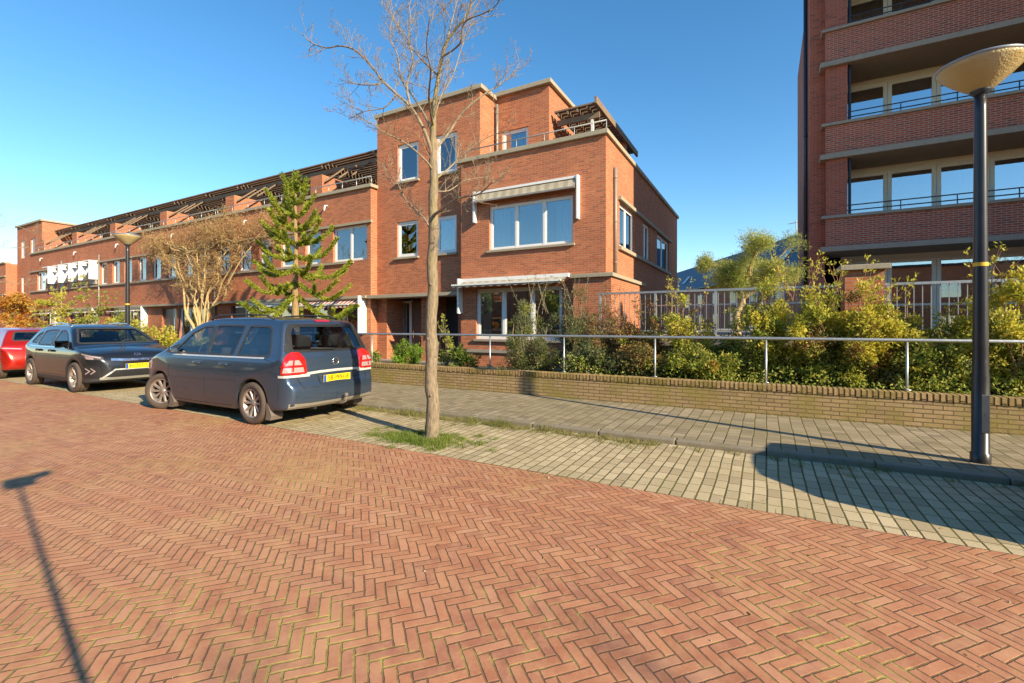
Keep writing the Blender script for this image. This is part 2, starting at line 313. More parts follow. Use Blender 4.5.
# ---------------------------------------------------------------- mesh helpers
LOC = {}
class MB:
    def __init__(s): s.v = []; s.f = []; s.mi = []; s.cur = 0; s.M = None; s.sm = []; s.smooth = False
    def add(s, vs, fs):
        o = len(s.v)
        if s.M is not None: vs = [s.M @ Vector(v) for v in vs]
        s.v += [tuple(v) for v in vs]
        for f in fs:
            s.f.append([o+i for i in f]); s.mi.append(s.cur); s.sm.append(s.smooth)
    def box(s, x0, x1, y0, y1, z0, z1):
        if x0 > x1: x0, x1 = x1, x0
        if y0 > y1: y0, y1 = y1, y0
        if z0 > z1: z0, z1 = z1, z0
        s.add([(x, y, z) for z in (z0, z1) for y in (y0, y1) for x in (x0, x1)],
              [(0, 2, 3, 1), (4, 5, 7, 6), (0, 1, 5, 4), (2, 6, 7, 3), (0, 4, 6, 2), (1, 3, 7, 5)])
    def bbox(s, x0, x1, y0, y1, z0, z1, b=0.01):
        """box with chamfered edges"""
        bm = bmesh.new(); bmesh.ops.create_cube(bm, size=1)
        for v in bm.verts: v.co = Vector(((x0+x1)/2+v.co.x*(x1-x0), (y0+y1)/2+v.co.y*(y1-y0), (z0+z1)/2+v.co.z*(z1-z0)))
        bmesh.ops.bevel(bm, geom=bm.edges[:], offset=b, segments=2, affect='EDGES', profile=0.6)
        s.bm(bm); bm.free()
    def bm(s, bm):
        bm.verts.index_update(); s.add([v.co.copy() for v in bm.verts], [[v.index for v in f.verts] for f in bm.faces])
    def prism(s, poly, a, b, ax='y'):
        n = len(poly)
        def mk(p, t): return {'y': (p[0], t, p[1]), 'z': (p[0], p[1], t), 'x': (t, p[0], p[1])}[ax]
        s.add([mk(p, a) for p in poly]+[mk(p, b) for p in poly],
              [list(range(n))[::-1], list(range(n, 2*n))]+[(i, (i+1) % n, n+(i+1) % n, n+i) for i in range(n)])
    def tube(s, pts, rad, n=8, cap=True):
        pts = [Vector(p) for p in pts]; m = len(pts)
        if not hasattr(rad, '__len__'): rad = [rad]*m
        vs = []; up = None
        for i, p in enumerate(pts):
            d = (pts[min(i+1, m-1)]-pts[max(i-1, 0)])
            if d.length < 1e-9: d = Vector((0, 0, 1))
            d.normalize()
            if up is None: up = Vector((0, 0, 1)) if abs(d.z) < 0.9 else Vector((1, 0, 0))
            a = d.cross(up)
            if a.length < 1e-4: a = d.cross(Vector((0.3, 1, 0.2)))
            a.normalize(); b = d.cross(a); up = a.cross(d)
            for k in range(n):
                t_ = 2*pi*k/n; vs.append(p+(a*cos(t_)+b*sin(t_))*rad[i])
        fs = [(i*n+k, i*n+(k+1) % n, (i+1)*n+(k+1) % n, (i+1)*n+k) for i in range(m-1) for k in range(n)]
        if cap: fs += [list(range(n))[::-1], list(range((m-1)*n, m*n))]
        s.add(vs, fs)
    def lathe(s, prof, n=24, c=(0, 0, 0), ax='z'):
        vs = []
        for r_, h in prof:
            for k in range(n):
                t_ = 2*pi*k/n; q = (r_*cos(t_), r_*sin(t_), h)
                if ax == 'y': q = (q[0], q[2], q[1])
                if ax == 'x': q = (q[2], q[0], q[1])
                vs.append((q[0]+c[0], q[1]+c[1], q[2]+c[2]))
        m = len(prof)
        s.add(vs, [(i*n+k, i*n+(k+1) % n, (i+1)*n+(k+1) % n, (i+1)*n+k) for i in range(m-1) for k in range(n)])
    def holes(s, x0, x1, z0, z1, y0, y1, hs):
        """wall in the xz plane between y0 and y1 with rectangular holes (xa,xb,za,zb)"""
        xs = sorted({x0, x1, *[h[0] for h in hs], *[h[1] for h in hs]}); zs = sorted({z0, z1, *[h[2] for h in hs], *[h[3] for h in hs]})
        xs = [x for x in xs if x0 <= x <= x1]; zs = [z for z in zs if z0 <= z <= z1]
        for a, b in zip(xs, xs[1:]):
            run = None
            for c, d in zip(zs, zs[1:]):
                cx, cz = (a+b)/2, (c+d)/2
                if any(h[0] < cx < h[1] and h[2] < cz < h[3] for h in hs):
                    if run: s.box(a, b, y0, y1, *run); run = None
                else: run = (run[0], d) if run else (c, d)
            if run: s.box(a, b, y0, y1, *run)
    def build(s, name, mats, parent=None, smooth=None, flip=False):
        me = bpy.data.meshes.new(name)
        off = LOC.get(parent.name, Vector((0, 0, 0))) if parent else Vector((0, 0, 0))
        me.from_pydata([(v[0]-off.x, v[1]-off.y, v[2]-off.z) for v in s.v], [], s.f)
        if not isinstance(mats, (list, tuple)): mats = [mats]
        for m_ in mats: me.materials.append(M[m_] if isinstance(m_, str) else m_)
        for p_, mi, sm in zip(me.polygons, s.mi, s.sm):
            p_.material_index = mi
            p_.use_smooth = sm if smooth is None else smooth
        me.validate(); me.update()
        o = bpy.data.objects.new(name, me); COL.objects.link(o)
        if parent: o.parent = parent; LOC[o.name] = off
        return o
def tag(o, label, cat, group=None, kind=None):
    if label: o['label'] = label
    if cat: o['category'] = cat
    if group: o['group'] = group
    if kind: o['kind'] = kind
    return o
def thing(name, label, cat, loc=(0, 0, 0), rz=0, group=None):
    o = bpy.data.objects.new(name, None); COL.objects.link(o); o.location = loc; o.rotation_euler = (0, 0, rz)
    o.empty_display_size = 0.2; LOC[o.name] = Vector(loc) if rz == 0 else Vector((0, 0, 0))
    return tag(o, label, cat, group)
def struct(name, mb, mats, smooth=None):
    o = mb.build(name, mats, None, smooth); o['kind'] = 'structure'; return o
def copytree(o, parent=None):
    c = o.copy(); COL.objects.link(c)
    if parent: c.parent = parent
    for ch in list(o.children): copytree(ch, c)
    return c
def dup(o, loc, rz=0, label=None, scale=1):
    c = copytree(o); c.location = loc; c.rotation_euler = (0, 0, rz); c.scale = (scale,)*3 if not hasattr(scale, '__len__') else scale
    if label: c['label'] = label
    return c
# ================================================================ the setting
m = MB(); m.add([(-400, -300, -0.03), (400, -300, -0.03), (400, 400, -0.03), (-400, 400, -0.03)], [(0, 1, 2, 3)]); struct('ground', m, 'turf')
def grid_sheet(x0, x1, y0, y1, z, name, mat, amp=0.0):
    m = MB(); nx, ny = 80, 14
    vs = [(x0+(x1-x0)*i/nx, y0+(y1-y0)*j/ny, z+amp*sin(i*1.7+j)*cos(j*2.1)) for j in range(ny+1) for i in range(nx+1)]
    m.add(vs, [(j*(nx+1)+i, j*(nx+1)+i+1, (j+1)*(nx+1)+i+1, (j+1)*(nx+1)+i) for j in range(ny) for i in range(nx)])
    return struct(name, m, mat, True)
grid_sheet(-140, 60, -1.6, 4.22, 0.0, 'road', 'road')
grid_sheet(-140, 60, 4.335, 6.02, 0.0, 'parking_strip', 'parking')
grid_sheet(-140, 60, 6.161, 8.52, 0.055, 'pavement', 'pave')
grid_sheet(-140, 60, -4.2, -1.74, 0.1, 'pavement_across_the_road', 'pave')
# band of header pavers between road and parking strip
m = MB(); x = -60.0; rr = random.Random(3)
while x < 14:
    w = 0.205
    h = rr.uniform(-0.0015, 0.003)
    m.add([(x+.001, 4.222, 0.001+h), (x+w-.001, 4.222, 0.001+h), (x+w-.001, 4.332, 0.001+h+rr.uniform(-.002, .002)), (x+.001, 4.332, 0.001+h)], [(0, 1, 2, 3)]); x += w
m.add([(-140, 4.2, -0.008), (60, 4.2, -0.008), (60, 4.36, -0.008), (-140, 4.36, -0.008)], [(0, 1, 2, 3)])
struct('paver_border', m, M['parking'])
def kerb(name, y0, y1, lo, hi):
    m = MB(); x = -60.0
    while x < 20:
        m.bbox(x+.004, x+.996, y0, y1, -0.05, 0.062+rr.uniform(-.005, .005), 0.02); x += 1.0
    struct(name, m, 'kerb')
kerb('kerb', 6.02, 6.16, 0, 0); kerb('kerb_across_the_road', -1.74, -1.6, 0, 0)
m = MB(); m.box(-60, -3.9, 8.70, 20, -0.02, 0.16); struct('garden_ground', m, 'soil')
# raised bed (sloping) and the deck over the basement car park
m = MB(); m.add([(-3.9, 8.70, 0.36), (16, 8.70, 0.36), (16, 10.6, 0.75), (-3.9, 10.6, 0.75), (-3.9, 8.7, -0.02), (-3.9, 10.6, -.02)], [(0, 1, 2, 3), (4, 0, 3, 5)]); struct('planted_slope', m, 'soil')
m = MB(); m.box(-3.7, 18, 10.62, 45, -0.02, 1.2); m.box(-3.74, 18, 10.5, 10.85, 1.05, 1.27); struct('terrace', m, 'slab')

# ================================================================ low garden wall with rail
w = thing('garden_wall', 'low yellow brick garden wall with upright brick cap, mossy, along the pavement', 'wall', (-4, 8.6, 0.1))
m = MB(); m.box(-60, 16, 8.50, 8.72, 0.0, 0.43); m.build('wall_body', 'brickw', w)
m = MB(); x = -14.0
m2r = random.Random(5)
m.box(-60, -14, 8.485, 8.735, 0.432, 0.535)
while x < 10:
    dz = m2r.uniform(-.003, .003); m.bbox(x+.004, x+.064, 8.485+m2r.uniform(-.003, .003), 8.735, 0.432, 0.535+dz, 0.006); x += 0.068
m.box(10, 16, 8.485, 8.735, 0.432, 0.535)
m.build('wall_cap', 'brickcap', w)
rail = thing('handrail', 'long galvanised tube handrail on slim posts behind the low brick wall', 'railing', (-4, 8.8, 0.4))
m = MB(); m.smooth = True
m.tube([(-15.2, 8.80, 1.26), (-8, 8.80, 1.27), (0, 8.80, 1.275), (16, 8.80, 1.27)], 0.026, 10); m.build('top_rail', 'galv', rail)
for u in (372, 490, 564, 655, 766, 907, 1085):
    X = Xat(u, 8.8); m = MB(); m.smooth = True; m.tube([(X, 8.80, 0.2), (X, 8.80, 1.25)], 0.017, 8); m.box(X-.04, X+.04, 8.76, 8.84, 0.534, 0.545); m.build('post', 'galv', rail)
for X in (-15.1,):
    m = MB(); m.tube([(X, 8.8, 0.2), (X, 8.8, 1.25)], 0.02, 8); m.build('post', 'galv', rail)

# ================================================================ terrace fence (bars) + brick pier
def bar_fence(name, label, xa, xb, y, z0, z1, pitch, posts, group=None):
    f = thing(name, label, 'fence', ((xa+xb)/2, y, z0), group=group)
    m = MB(); m.box(xa, xb, y-.03, y+.03, z1-.045, z1); m.build('top_rail', 'galv', f)
    m = MB(); m.box(xa, xb, y-.015, y+.015, z0+.08, z0+.115); m.build('bottom_rail', 'steel', f)
    m = MB(); x = xa+pitch/2
    while x < xb: m.box(x-.0065, x+.0065, y-.0065, y+.0065, z0+.115, z1-.045); x += pitch
    b = m.build('bars', 'steel', f)
    for X in posts:
        m = MB(); m.box(X-.025, X+.025, y-.026, y+.026, z0-.1, z1-.046); m.build('post', 'steel', f)
    return f
bar_fence('bar_fence', 'grey steel bar fence on the terrace edge between the corner house and the brick pier', -3.55, 1.22, 10.7, 1.27, 2.27, 0.118, [-3.5, -2.2, -.95, .1, 1.15], 'steel bar fences on the terrace edge')
bar_fence('bar_fence', 'grey steel bar fence on the terrace edge, from the brick pier past the lamp post', 1.9, 9.0, 10.7, 1.27, 2.27, 0.118, [1.95, 3.2, 4.45, 5.7, 7.0, 8.3], 'steel bar fences on the terrace edge')
bar_fence('bar_fence', 'second grey bar fence across the terrace, beside the dark flank of the corner house', -3.5, 1.2, 16.5, 1.22, 2.2, 0.118, [-3.4, -2, -.6, 1.1])
pr = thing('brick_pier', 'square orange brick pier with flat stone cap between the two bar fences', 'pier', (1.55, 10.7, 1.2))
m = MB(); m.box(1.27, 1.85, 10.42, 11.0, 0.7, 2.50); m.build('pier_shaft', 'brick', pr)
m = MB(); m.bbox(1.19, 1.93, 10.34, 11.08, 2.503, 2.60, 0.012); m.build('pier_cap', 'coping', pr)

# ================================================================ street lamps
def street_lamp(label):
    l = thing('street_lamp', label, 'street lamp', (0, 0, 0), group='street lamps along the pavement')
    m = MB(); m.smooth = True
    m.lathe([(0.082, 0), (0.082, 0.10), (0.071, 0.11), (0.071, 0.9), (0.066, 0.93), (0.063, 1.2), (0.050, 3.70), (0.047, 3.90), (0.0, 3.90)], 24); m.build('pole', 'lamppole', l)
    m = MB(); m.M = Matrix.Rotation(R(-75), 4, 'Z'); m.bbox(.058, .0735, -.035, .035, .32, .72, .004); m.box(.0735, .0755, -.006, .006, .50, .53); m.build('access_door', 'darkmetal', l)
    m = MB(); m.lathe([(0.054, 2.06), (0.0605, 2.061), (0.060, 2.10), (0.054, 2.101)], 24); m.build('yellow_band', 'yellowtape', l)
    m = MB(); m.smooth = True; m.lathe([(0.05, 3.86), (0.085, 3.89), (0.09, 3.915), (0.07, 3.94), (0.0, 3.94)], 24); m.build('lamp_collar', 'darkmetal', l)
    h = MB(); h.smooth = True
    h.lathe([(0.08, 3.90), (0.14, 3.945), (0.25, 4.045), (0.33, 4.13), (0.35, 4.165), (0.343, 4.17), (0.32, 4.14), (0.24, 4.055), (0.12, 3.965), (0.07, 3.95)], 48)
    h.build('lamp_bowl', 'lampamber', l)
    m = MB(); m.smooth = True; m.lathe([(0.352, 4.163), (0.36, 4.173), (0.357, 4.187), (0.31, 4.205), (0.18, 4.23), (0.0, 4.24)], 48); m.build('lamp_cap', 'lampgrey', l)
    m = MB(); m.lathe([(0.354, 4.174), (0.2, 4.176), (0.0, 4.176)], 48); m.build('bowl_liner', 'lampgrey', l)
    return l
t = NT('lamp_post_paint'); p = t.pos(); z = t.sep(p)[2]
t.bsdf(t.mix(t.noise(p, 6, 4), (0.018, 0.018, 0.022), (0.05, 0.045, 0.045)), 0.33, 0.3, None, 0.6); M['lamppole'] = t.m
M['yellowtape'] = plain('yellow_tape', (0.75, 0.45, 0.02), 0.5)
t = NT('amber_bowl'); p = t.obj()
vn = t.new('ShaderNodeTexVoronoi'); vn.inputs['Scale'].default_value = 55; t.put(vn.inputs['Vector'], p)
b = t.bsdf(t.mix(t.ramp(t.noise(p, 4, 4), 0.3, 0.7), (0.88, 0.78, 0.50), (0.74, 0.58, 0.28)), 0.22, 0, t.bump(vn.outputs['Distance'], 0.5, 0.01), 0.5)
tl = t.new('ShaderNodeBsdfTranslucent'); tl.inputs[0].default_value = (0.95, 0.78, 0.42, 1); mx = t.new('ShaderNodeMixShader'); mx.inputs[0].default_value = 0.5
t.t.links.new(b.outputs[0], mx.inputs[1]); t.t.links.new(tl.outputs[0], mx.inputs[2]); t.surf(mx.outputs[0]); M['lampamber'] = t.m
M['lampgrey'] = plain('lamp_cap_paint', (0.30, 0.31, 0.33), 0.35, 0.4)
lamp = street_lamp('tall dark street lamp with amber bowl standing on the pavement before the balconies')
lamp.location = (1.97, 6.62, 0.055)
l2 = dup(lamp, (-17.1, 6.62, 0.055), 0, 'far smaller street lamp rising behind the dark crossover before the brick terrace')
# ================================================================ houses
def window(parent, x0, x1, z0, z1, y, n=1, fr=0.06, Mx=None, cur=('curtain',), sill=True, mat='white', gl='glass', bars=(), cfrac=0.35, sillmat='coping', name='window'):
    """window facing -y at plane y; frame is the part, pane / sill / curtain its sub-parts"""
    m = MB(); m.M = Mx
    m.box(x0, x1, y, y+.07, z0, z0+fr); m.box(x0, x1, y, y+.07, z1-fr, z1)
    m.box(x0, x0+fr, y, y+.07, z0+fr, z1-fr); m.box(x1-fr, x1, y, y+.07, z0+fr, z1-fr)
    w = (x1-x0)/n
    for i in range(1, n): m.box(x0+w*i-fr*.55, x0+w*i+fr*.55, y+.002, y+.068, z0+fr, z1-fr)
    for i in range(n):   # casement inner frames
        a, b = x0+w*i+fr*(1 if i == 0 else .55), x0+w*(i+1)-fr*(1 if i == n-1 else .55); q = fr*.5
        m.box(a, b, y+.012, y+.055, z0+fr, z0+fr+q); m.box(a, b, y+.012, y+.055, z1-fr-q, z1-fr)
        m.box(a, a+q, y+.012, y+.055, z0+fr+q, z1-fr-q); m.box(b-q, b, y+.012, y+.055, z0+fr+q, z1-fr-q)
    for zb in bars: m.box(x0+fr, x1-fr, y+.002, y+.068, zb-fr/2, zb+fr/2)
    f = m.build(name, mat, parent)
    m = MB(); m.M = Mx; m.box(x0+fr*.8, x1-fr*.8, y+.03, y+.038, z0+fr*.8, z1-fr*.8); m.build('pane', gl, f)
    if sill:
        m = MB(); m.M = Mx; m.box(x0-.06, x1+.06, y-.16, y+.01, z0-.07, z0-.003); m.build('sill', sillmat, f)
    if cur:
        cw = (x1-x0)*cfrac
        for i, c in enumerate(cur):
            if not c: continue
            m = MB(); m.M = Mx; m.smooth = True
            a, b = (x0+.04, x0+cw) if i == 0 else (x1-cw, x1-.04)
            if len(cur) == 1: a, b = x0+.04, x1-.04
            k = max(6, int((b-a)/.05)); vs = []
            for j in range(k+1):
                xx = a+(b-a)*j/k; yy = y+.16+.02*(-1)**j; vs += [(xx, yy, z0+.02), (xx, yy, z1-.03)]
            m.add(vs, [(2*j, 2*j+2, 2*j+3, 2*j+1) for j in range(k)]); m.build('curtain', c, f)
    return f
def shell(m, x0, x1, y0, y1, z0, z1, th=0.25, front=True, floors=()):
    """side, back walls and floors of a hollow volume whose front wall is made with holes()"""
    m.box(x0, x0+th, y0+th, y1, z0, z1); m.box(x1-th, x1, y0+th, y1, z0, z1); m.box(x0+th, x1-th, y1-th, y1, z0, z1)
def innards(parent, x0, x1, y0, y1, zs, mat='interior', depth_=3.0):
    m = MB()
    for z in zs: m.box(x0+.26, x1-.26, y0+.26, min(y1-.26, y0+depth_+.4), z-.1, z)
    m.box(x0+.26, x1-.26, y0+depth_, y0+depth_+.1, zs[0], zs[-1]); m.build('interior', mat, parent)
def drain(parent, x, y, z0, z1, r=0.04, mat='zinc'):
    m = MB(); m.smooth = True; m.tube([(x, y, z0), (x, y, z1)], r, 10)
    for z in (z0+.4, (z0+z1)/2, z1-.3): m.tube([(x, y, z-.02), (x, y, z+.02)], r*1.25, 10)
    return m.build('downpipe', mat, parent)
def awning(parent, x0, x1, y, z, out, drop, cloth, arm=0.9, val=0.0, side=True, panelL=0.75, panelR=1.0, pw=.4, thin=False):
    """half folded awning: white cassette, sloping cloth, two white side panels"""
    m = MB(); m.box(x0, x1, y-.14, y-.003, z-.02 if thin else z-.06, z+.05); a = m.build('awning', 'white', parent)
    m = MB(); n = 14; vs = []
    for i in range(n+1):
        s_ = i/n; yy = y-.12-out*s_; zz = z-.05-drop*s_-.10*sin(s_*pi)
        vs += [(x0+.06, yy, zz), (x1-.06, yy, zz)]
    m.add(vs, [(2*i, 2*i+1, 2*i+3, 2*i+2) for i in range(n)])
    if val:
        k = 26; vs = []
        for j in range(k+1):
            xx = x0+.06+(x1-x0-.12)*j/k; vs += [(xx, y-.12-out, z-.05-drop), (xx, y-.125-out, z-.05-drop-val*(1-.25*(j % 2)))]
        m.add(vs, [(2*j, 2*j+2, 2*j+3, 2*j+1) for j in range(k)])
    m.build('awning_cloth', cloth, a)
    m = MB(); m.box(x0+.03, x1-.03, y-.15-out, y-.11-out, z-.09-drop, z-.04-drop); m.build('front_bar', 'zinc' if thin else 'white', a)
    if side:
        for xx, h in ((x0, panelL), (x1, panelR)):
            if h <= 0: continue
            m = MB(); m.bbox(xx-.035, xx+.035, y-.12-out*pw, y-.004, z-h, z+.06, .01); m.build('side_panel', 'white', a)
    return a

# ---------------- corner house
FY = 12.75
XL, XR = Xat(461, FY), -4.0          # right volume
ch = thing('corner_house', 'three storey orange brick corner house with flat roofs and striped awning windows', 'house', ((XL+XR)/2, FY, 0.1))
# right volume: front wall
wx0, wx1 = Xat(489, FY), Xat(573, FY); wz0, wz1 = Zat(530, 247, FY), Zat(530, 201, FY)+.02
gx0, gx1 = Xat(476, FY), Xat(562, FY); gz0, gz1 = Zat(480, 339, FY), Zat(480, 289, FY)
m = MB()
m.holes(XL, XR, 0.0, 6.93, FY, FY+.25, [(wx0, wx1, wz0, wz1), (gx0, gx1, gz0, gz1)])
def sideM(X):   # wall frame whose local x runs along +y and whose local -y points to +x
    return Matrix(((0, -1, 0, X), (1, 0, 0, 0), (0, 0, 1, 0), (0, 0, 0, 1)))
SM = sideM(XR)
sw = []
for (ua, ub, vt, vb) in ((619.5, 634.5, 207, 254), (643, 650, 227, 262), (657, 669, 236, 272)):
    a, b = PX(ua, vt, XR), PX(ub, vb, XR)
    sw.append((a.y, b.y, PX(ua, vb-8, XR).z, a.z))
zs0, zs1 = sum(s_[2] for s_ in sw)/3, sum(s_[3] for s_ in sw)/3
zs0, zs1 = 3.95, 5.35
m.M = SM; m.holes(FY+.25, 24.7, 0.0, 6.93, 0, .25, [(s_[0], s_[1], zs0, zs1) for s_ in sw]); m.M = None
m.box(XL, XR-.25, 24.45, 24.7, 0, 6.93); m.box(XL, XL+.25, FY+.25, 24.45, 0, 6.93)
wl = m.build('wall', 'brick', ch)
m = MB(); m.box(XL+.25, XR-.25, FY+.25, 24.45, 6.0, 6.2); m.build('roof', 'bitumen', ch)
innards(ch, XL, XR, FY, 24.7, (0.15, 2.95, 5.95))
m = MB(); m.bbox(XL-.12, XR+.08, FY-.10, FY+.33, 6.933, 7.07, .015); m.bbox(XR-.30, XR+.08, FY+.335, 24.78, 6.933, 7.07, .015); m.build('coping', 'coping', ch)
window(ch, wx0, wx1, wz0, wz1, FY+.08, 3, .07, cur=('curtg', 'curtb'), cfrac=.22)
window(ch, gx0, gx1, gz0, gz1, FY+.08, 3, .08, cur=('curtg', 'curty'), cfrac=.16, sillmat='slab')
for s_ in sw: window(ch, s_[0], s_[1], zs0, zs1, .07, 2 if s_[1]-s_[0] > 1 else 1, .07, Mx=SM, cur=('curtain', 'curtain'), cfrac=.3, sill=False)
m = MB(); m.M = SM; m.box(sw[0][0]-.15, sw[-1][1]+.25, -.10, -.003, zs1+.02, zs1+.13); m.box(sw[0][0]-.15, sw[-1][1]+.25, -.10, -.003, zs0-.12, zs0-.01); m.build('ledge', 'coping', ch)
awning(ch, Xat(477, FY)-.03, Xat(579, FY), FY, Zat(579, 178, FY)-.0, .16, .26, 'awnb', panelL=.95, panelR=1.22, pw=.3, thin=True)
awning(ch, XL+.04, Xat(570, FY), FY, 2.98, .5, .13, 'awnb', val=.1, panelL=1.1, panelR=.0, pw=.25)
# ground floor flank with its own stone coping
m = MB(); m.box(XR+.002, XR+.22, FY-.0, FY+3.6, 0.0, 2.85); m.box(XR-.9, XR+.22, FY-.22, FY-.003, 0.0, 2.85); m.build('plinth_wall', 'brick', ch)
m = MB(); m.bbox(XR-.98, XR+.30, FY-.32, FY+.0-.004, 2.853, 2.96, .01); m.bbox(XR+.002, XR+.30, FY, FY+3.7, 2.853, 2.96, .01); m.build('plinth_coping', 'coping', ch)
drain(ch, XR+.06, FY+.75, 2.97, 6.2, .05)
m = MB(); m.box(XL+.1, gx1+.3, FY-.06, FY-.003, .60, .70); m.build('sill_band', 'slab', ch)
# pale band / dark plinth bricks below the ground floor window come from shade
# setback block on the roof
BX0, BX1, BY = -8.5, Xat(549, 14.07), 14.07
m = MB(); bw = (Xat(502, BY), Xat(528.5, BY), Zat(515, 155, BY), Zat(515, 129, BY))
m.holes(BX0, BX1, 6.2, 9.55, BY, BY+.25, [bw]); shell(m, BX0, BX1, BY, 17.5, 6.2, 9.55); m.box(BX0+.25, BX1-.25, BY+.25, 17.25, 9.2, 9.4)
m.build('penthouse_wall', 'brick', ch)
m = MB(); m.bbox(BX0-.1, BX1+.12, BY-.14, BY+.3, 9.553, 9.70, .015); m.bbox(BX1-.28, BX1+.12, BY+.305, 17.6, 9.553, 9.70, .015); m.build('penthouse_coping', 'coping', ch)
window(ch, *bw, BY+.06, 1, .08, cur=('curtb',))
innards(ch, BX0, BX1, BY, 17.5, (6.22, 9.1))
drain(ch, -8.35, BY-.07, 6.8, 9.3, .05)
# tower
TX0, TX1, TY = Xat(379.5, 13.2), Xat(482, 13.2), 13.08
GX = Xat(440, 13.2)
th = []
def px_hole(ua, ub, vt, vb, Y):
    uc_ = (ua+ub)/2; return (Xat(ua, Y), Xat(ub, Y), Zat(uc_, vb, Y), Zat(uc_, vt, Y))
tw = [px_hole(397.5, 418.5, 143, 181, TY), px_hole(436, 457, 133, 173, TY), px_hole(397, 418, 221, 257, TY), px_hole(436, 456.5, 214, 253, TY)]
tw[1] = (tw[1][0], tw[1][1], tw[0][2], tw[0][3]); tw[3] = (tw[3][0], tw[3][1], tw[2][2], tw[2][3])
doors = [px_hole(391, 437, 298, 366, 13.9)]
m = MB(); m.holes(TX0, TX1, 2.62, 9.45, TY, TY+.25, tw); shell(m, TX0, TX1, TY, 17.6, 2.62, 9.45); m.box(TX0+.25, TX1-.25, TY+.25, 17.35, 9.1, 9.3)
m.build('tower_wall', 'brick', ch)
m = MB(); m.bbox(TX0-.05, TX1+.12, TY-.12, TY+.3, 9.453, 9.60, .015); m.bbox(TX1-.28, TX1+.12, TY+.305, 17.7, 9.453, 9.60, .015); m.bbox(TX0-.06, TX0+.3, TY+.305, 17.7, 9.453, 9.6, .015); m.build('tower_coping', 'coping', ch)
for i, w_ in enumerate(tw): window(ch, *w_, TY+.06, 1, .09, cur=('curtb',) if i == 0 else (('curtain',) if i in (1, 2) else (None, 'curtain')))
innards(ch, TX0, TX1, TY, 17.6, (2.66, 5.8, 9.0))
m = MB(); m.bbox(TX0-.0, XL+.0, TY-.55, TY+.1, 2.50, 2.615, .01); m.build('porch_canopy', 'coping', ch)
# porch recess: brown door + glazed sidelights, and the dark door in shade
PY = 14.0
m = MB(); m.box(TX0, TX0+.5, TY, PY, 0.1, 2.5); m.box(Xat(437, PY), Xat(437, PY)+.45, TY, PY, .1, 2.5); m.box(TX0+.5, XL+.3, PY+.15, PY+.35, .1, 2.5); m.box(XL-.35, XL, TY, PY+.2, .1, 2.5); m.build('porch_wall', 'brick', ch)
m = MB(); m.box(TX0, XL, TY-.4, PY+.2, .1, .2); m.build('doorstep', 'slab', ch)
dx = Xat(412, PY); d = MB(); d.bbox(dx, dx+.95, PY-.0, PY+.05, .22, 2.42, .01); dd = d.build('door', 'doorb', ch)
d = MB(); d.box(dx+.1, dx+.13, PY-.05, PY-.003, 1.0, 1.3); d.build('handle', 'chrome', dd)
d = MB(); d.box(dx+.4, dx+.7, PY-.015, PY-.003, 1.05, 1.12); d.build('letter_plate', 'chrome', dd)
window(ch, TX0+.55, dx-.45, .22, 2.45, PY+.0, 1, .06, cur=('curtain',), sill=False, cfrac=.4)
window(ch, dx-.40, dx-.06, .22, 2.45, PY+.0, 1, .06, cur=None, sill=False)
m = MB(); m.box(dx-.05, dx-.005, PY-.02, PY+.07, .2, 2.48); m.box(dx+.955, dx+1.0, PY-.02, PY+.07, .2, 2.48); m.build('door_frame', 'white', ch)
dx2 = Xat(446, PY); d = MB(); d.bbox(dx2, XL-.36, PY-.0, PY+.05, .22, 2.42, .01); dd = d.build('door', 'doord', ch)
dd['label'] = 'black front door in the shaded half of the porch'
d = MB(); d.box(dx2+.2, dx2+.5, PY-.015, PY-.003, 1.05, 1.12); d.build('letter_plate', 'chrome', dd)
m = MB(); m.tube([(dx2-.1, TY+.05, .15), (dx2-.1, TY+.05, 2.5)], .035, 8); m.build('porch_post', 'white', ch)
# roof terrace rail of the corner house
def rail_at(parent, x0, x1, y, z0, h, n, mat='steel'):
    m = MB(); m.smooth = True; m.tube([(x0, y, z0+h), (x1, y, z0+h)], .02, 8)
    for i in range(n): x = x0+(x1-x0)*i/(n-1); m.tube([(x, y, z0-.02), (x, y, z0+h)], .014, 6)
    return m.build('roof_rail', mat, parent)
rail_at(ch, XL+.1, XR-.02, FY+.12, 7.07, .32, 6)
# pergola of the corner house
def pergola(parent, x0, x1, y0, y1, z, slat=.24, raf=.62, tips='darkwood', thick=.05, posts=()):
    m = MB(); y = y0
    while y < y1: m.box(x0, x1, y, y+slat*.68, z, z+thick); y += slat
    p_ = m.build('pergola', 'darkwood', parent)
    x = x0+.1
    while x < x1-.05: m = MB(); m.box(x, x+.06, y0+.02, y1, z-.13, z-.004); m.build('rafter', tips, p_); x += raf
    m = MB(); m.box(x0, x1, y0+.25, y0+.32, z-.36, z-.172); m.build('beam', 'darkwood', p_)
    for (px, py, pz) in posts:
        m = MB(); m.box(px-.04, px+.04, py-.04, py+.04, pz, z-.37); m.build('pergola_post', 'white', p_)
    return p_
PGX = -4.75
pergola(ch, BX1+.13, PGX, 14.2, 19.2, 8.62, posts=[(PGX-.25, 14.5, 7.0)], raf=.34)
m = MB(); m.box(PGX+.003, PGX+.07, 13.95, 19.3, 8.5, 8.72); m.build('fascia', 'darkwood', ch)
m = MB(); m.box(XL+.3, PGX, 17.6, 17.8, 6.2, 8.6); m.build('terrace_back_wall', 'brick', ch)

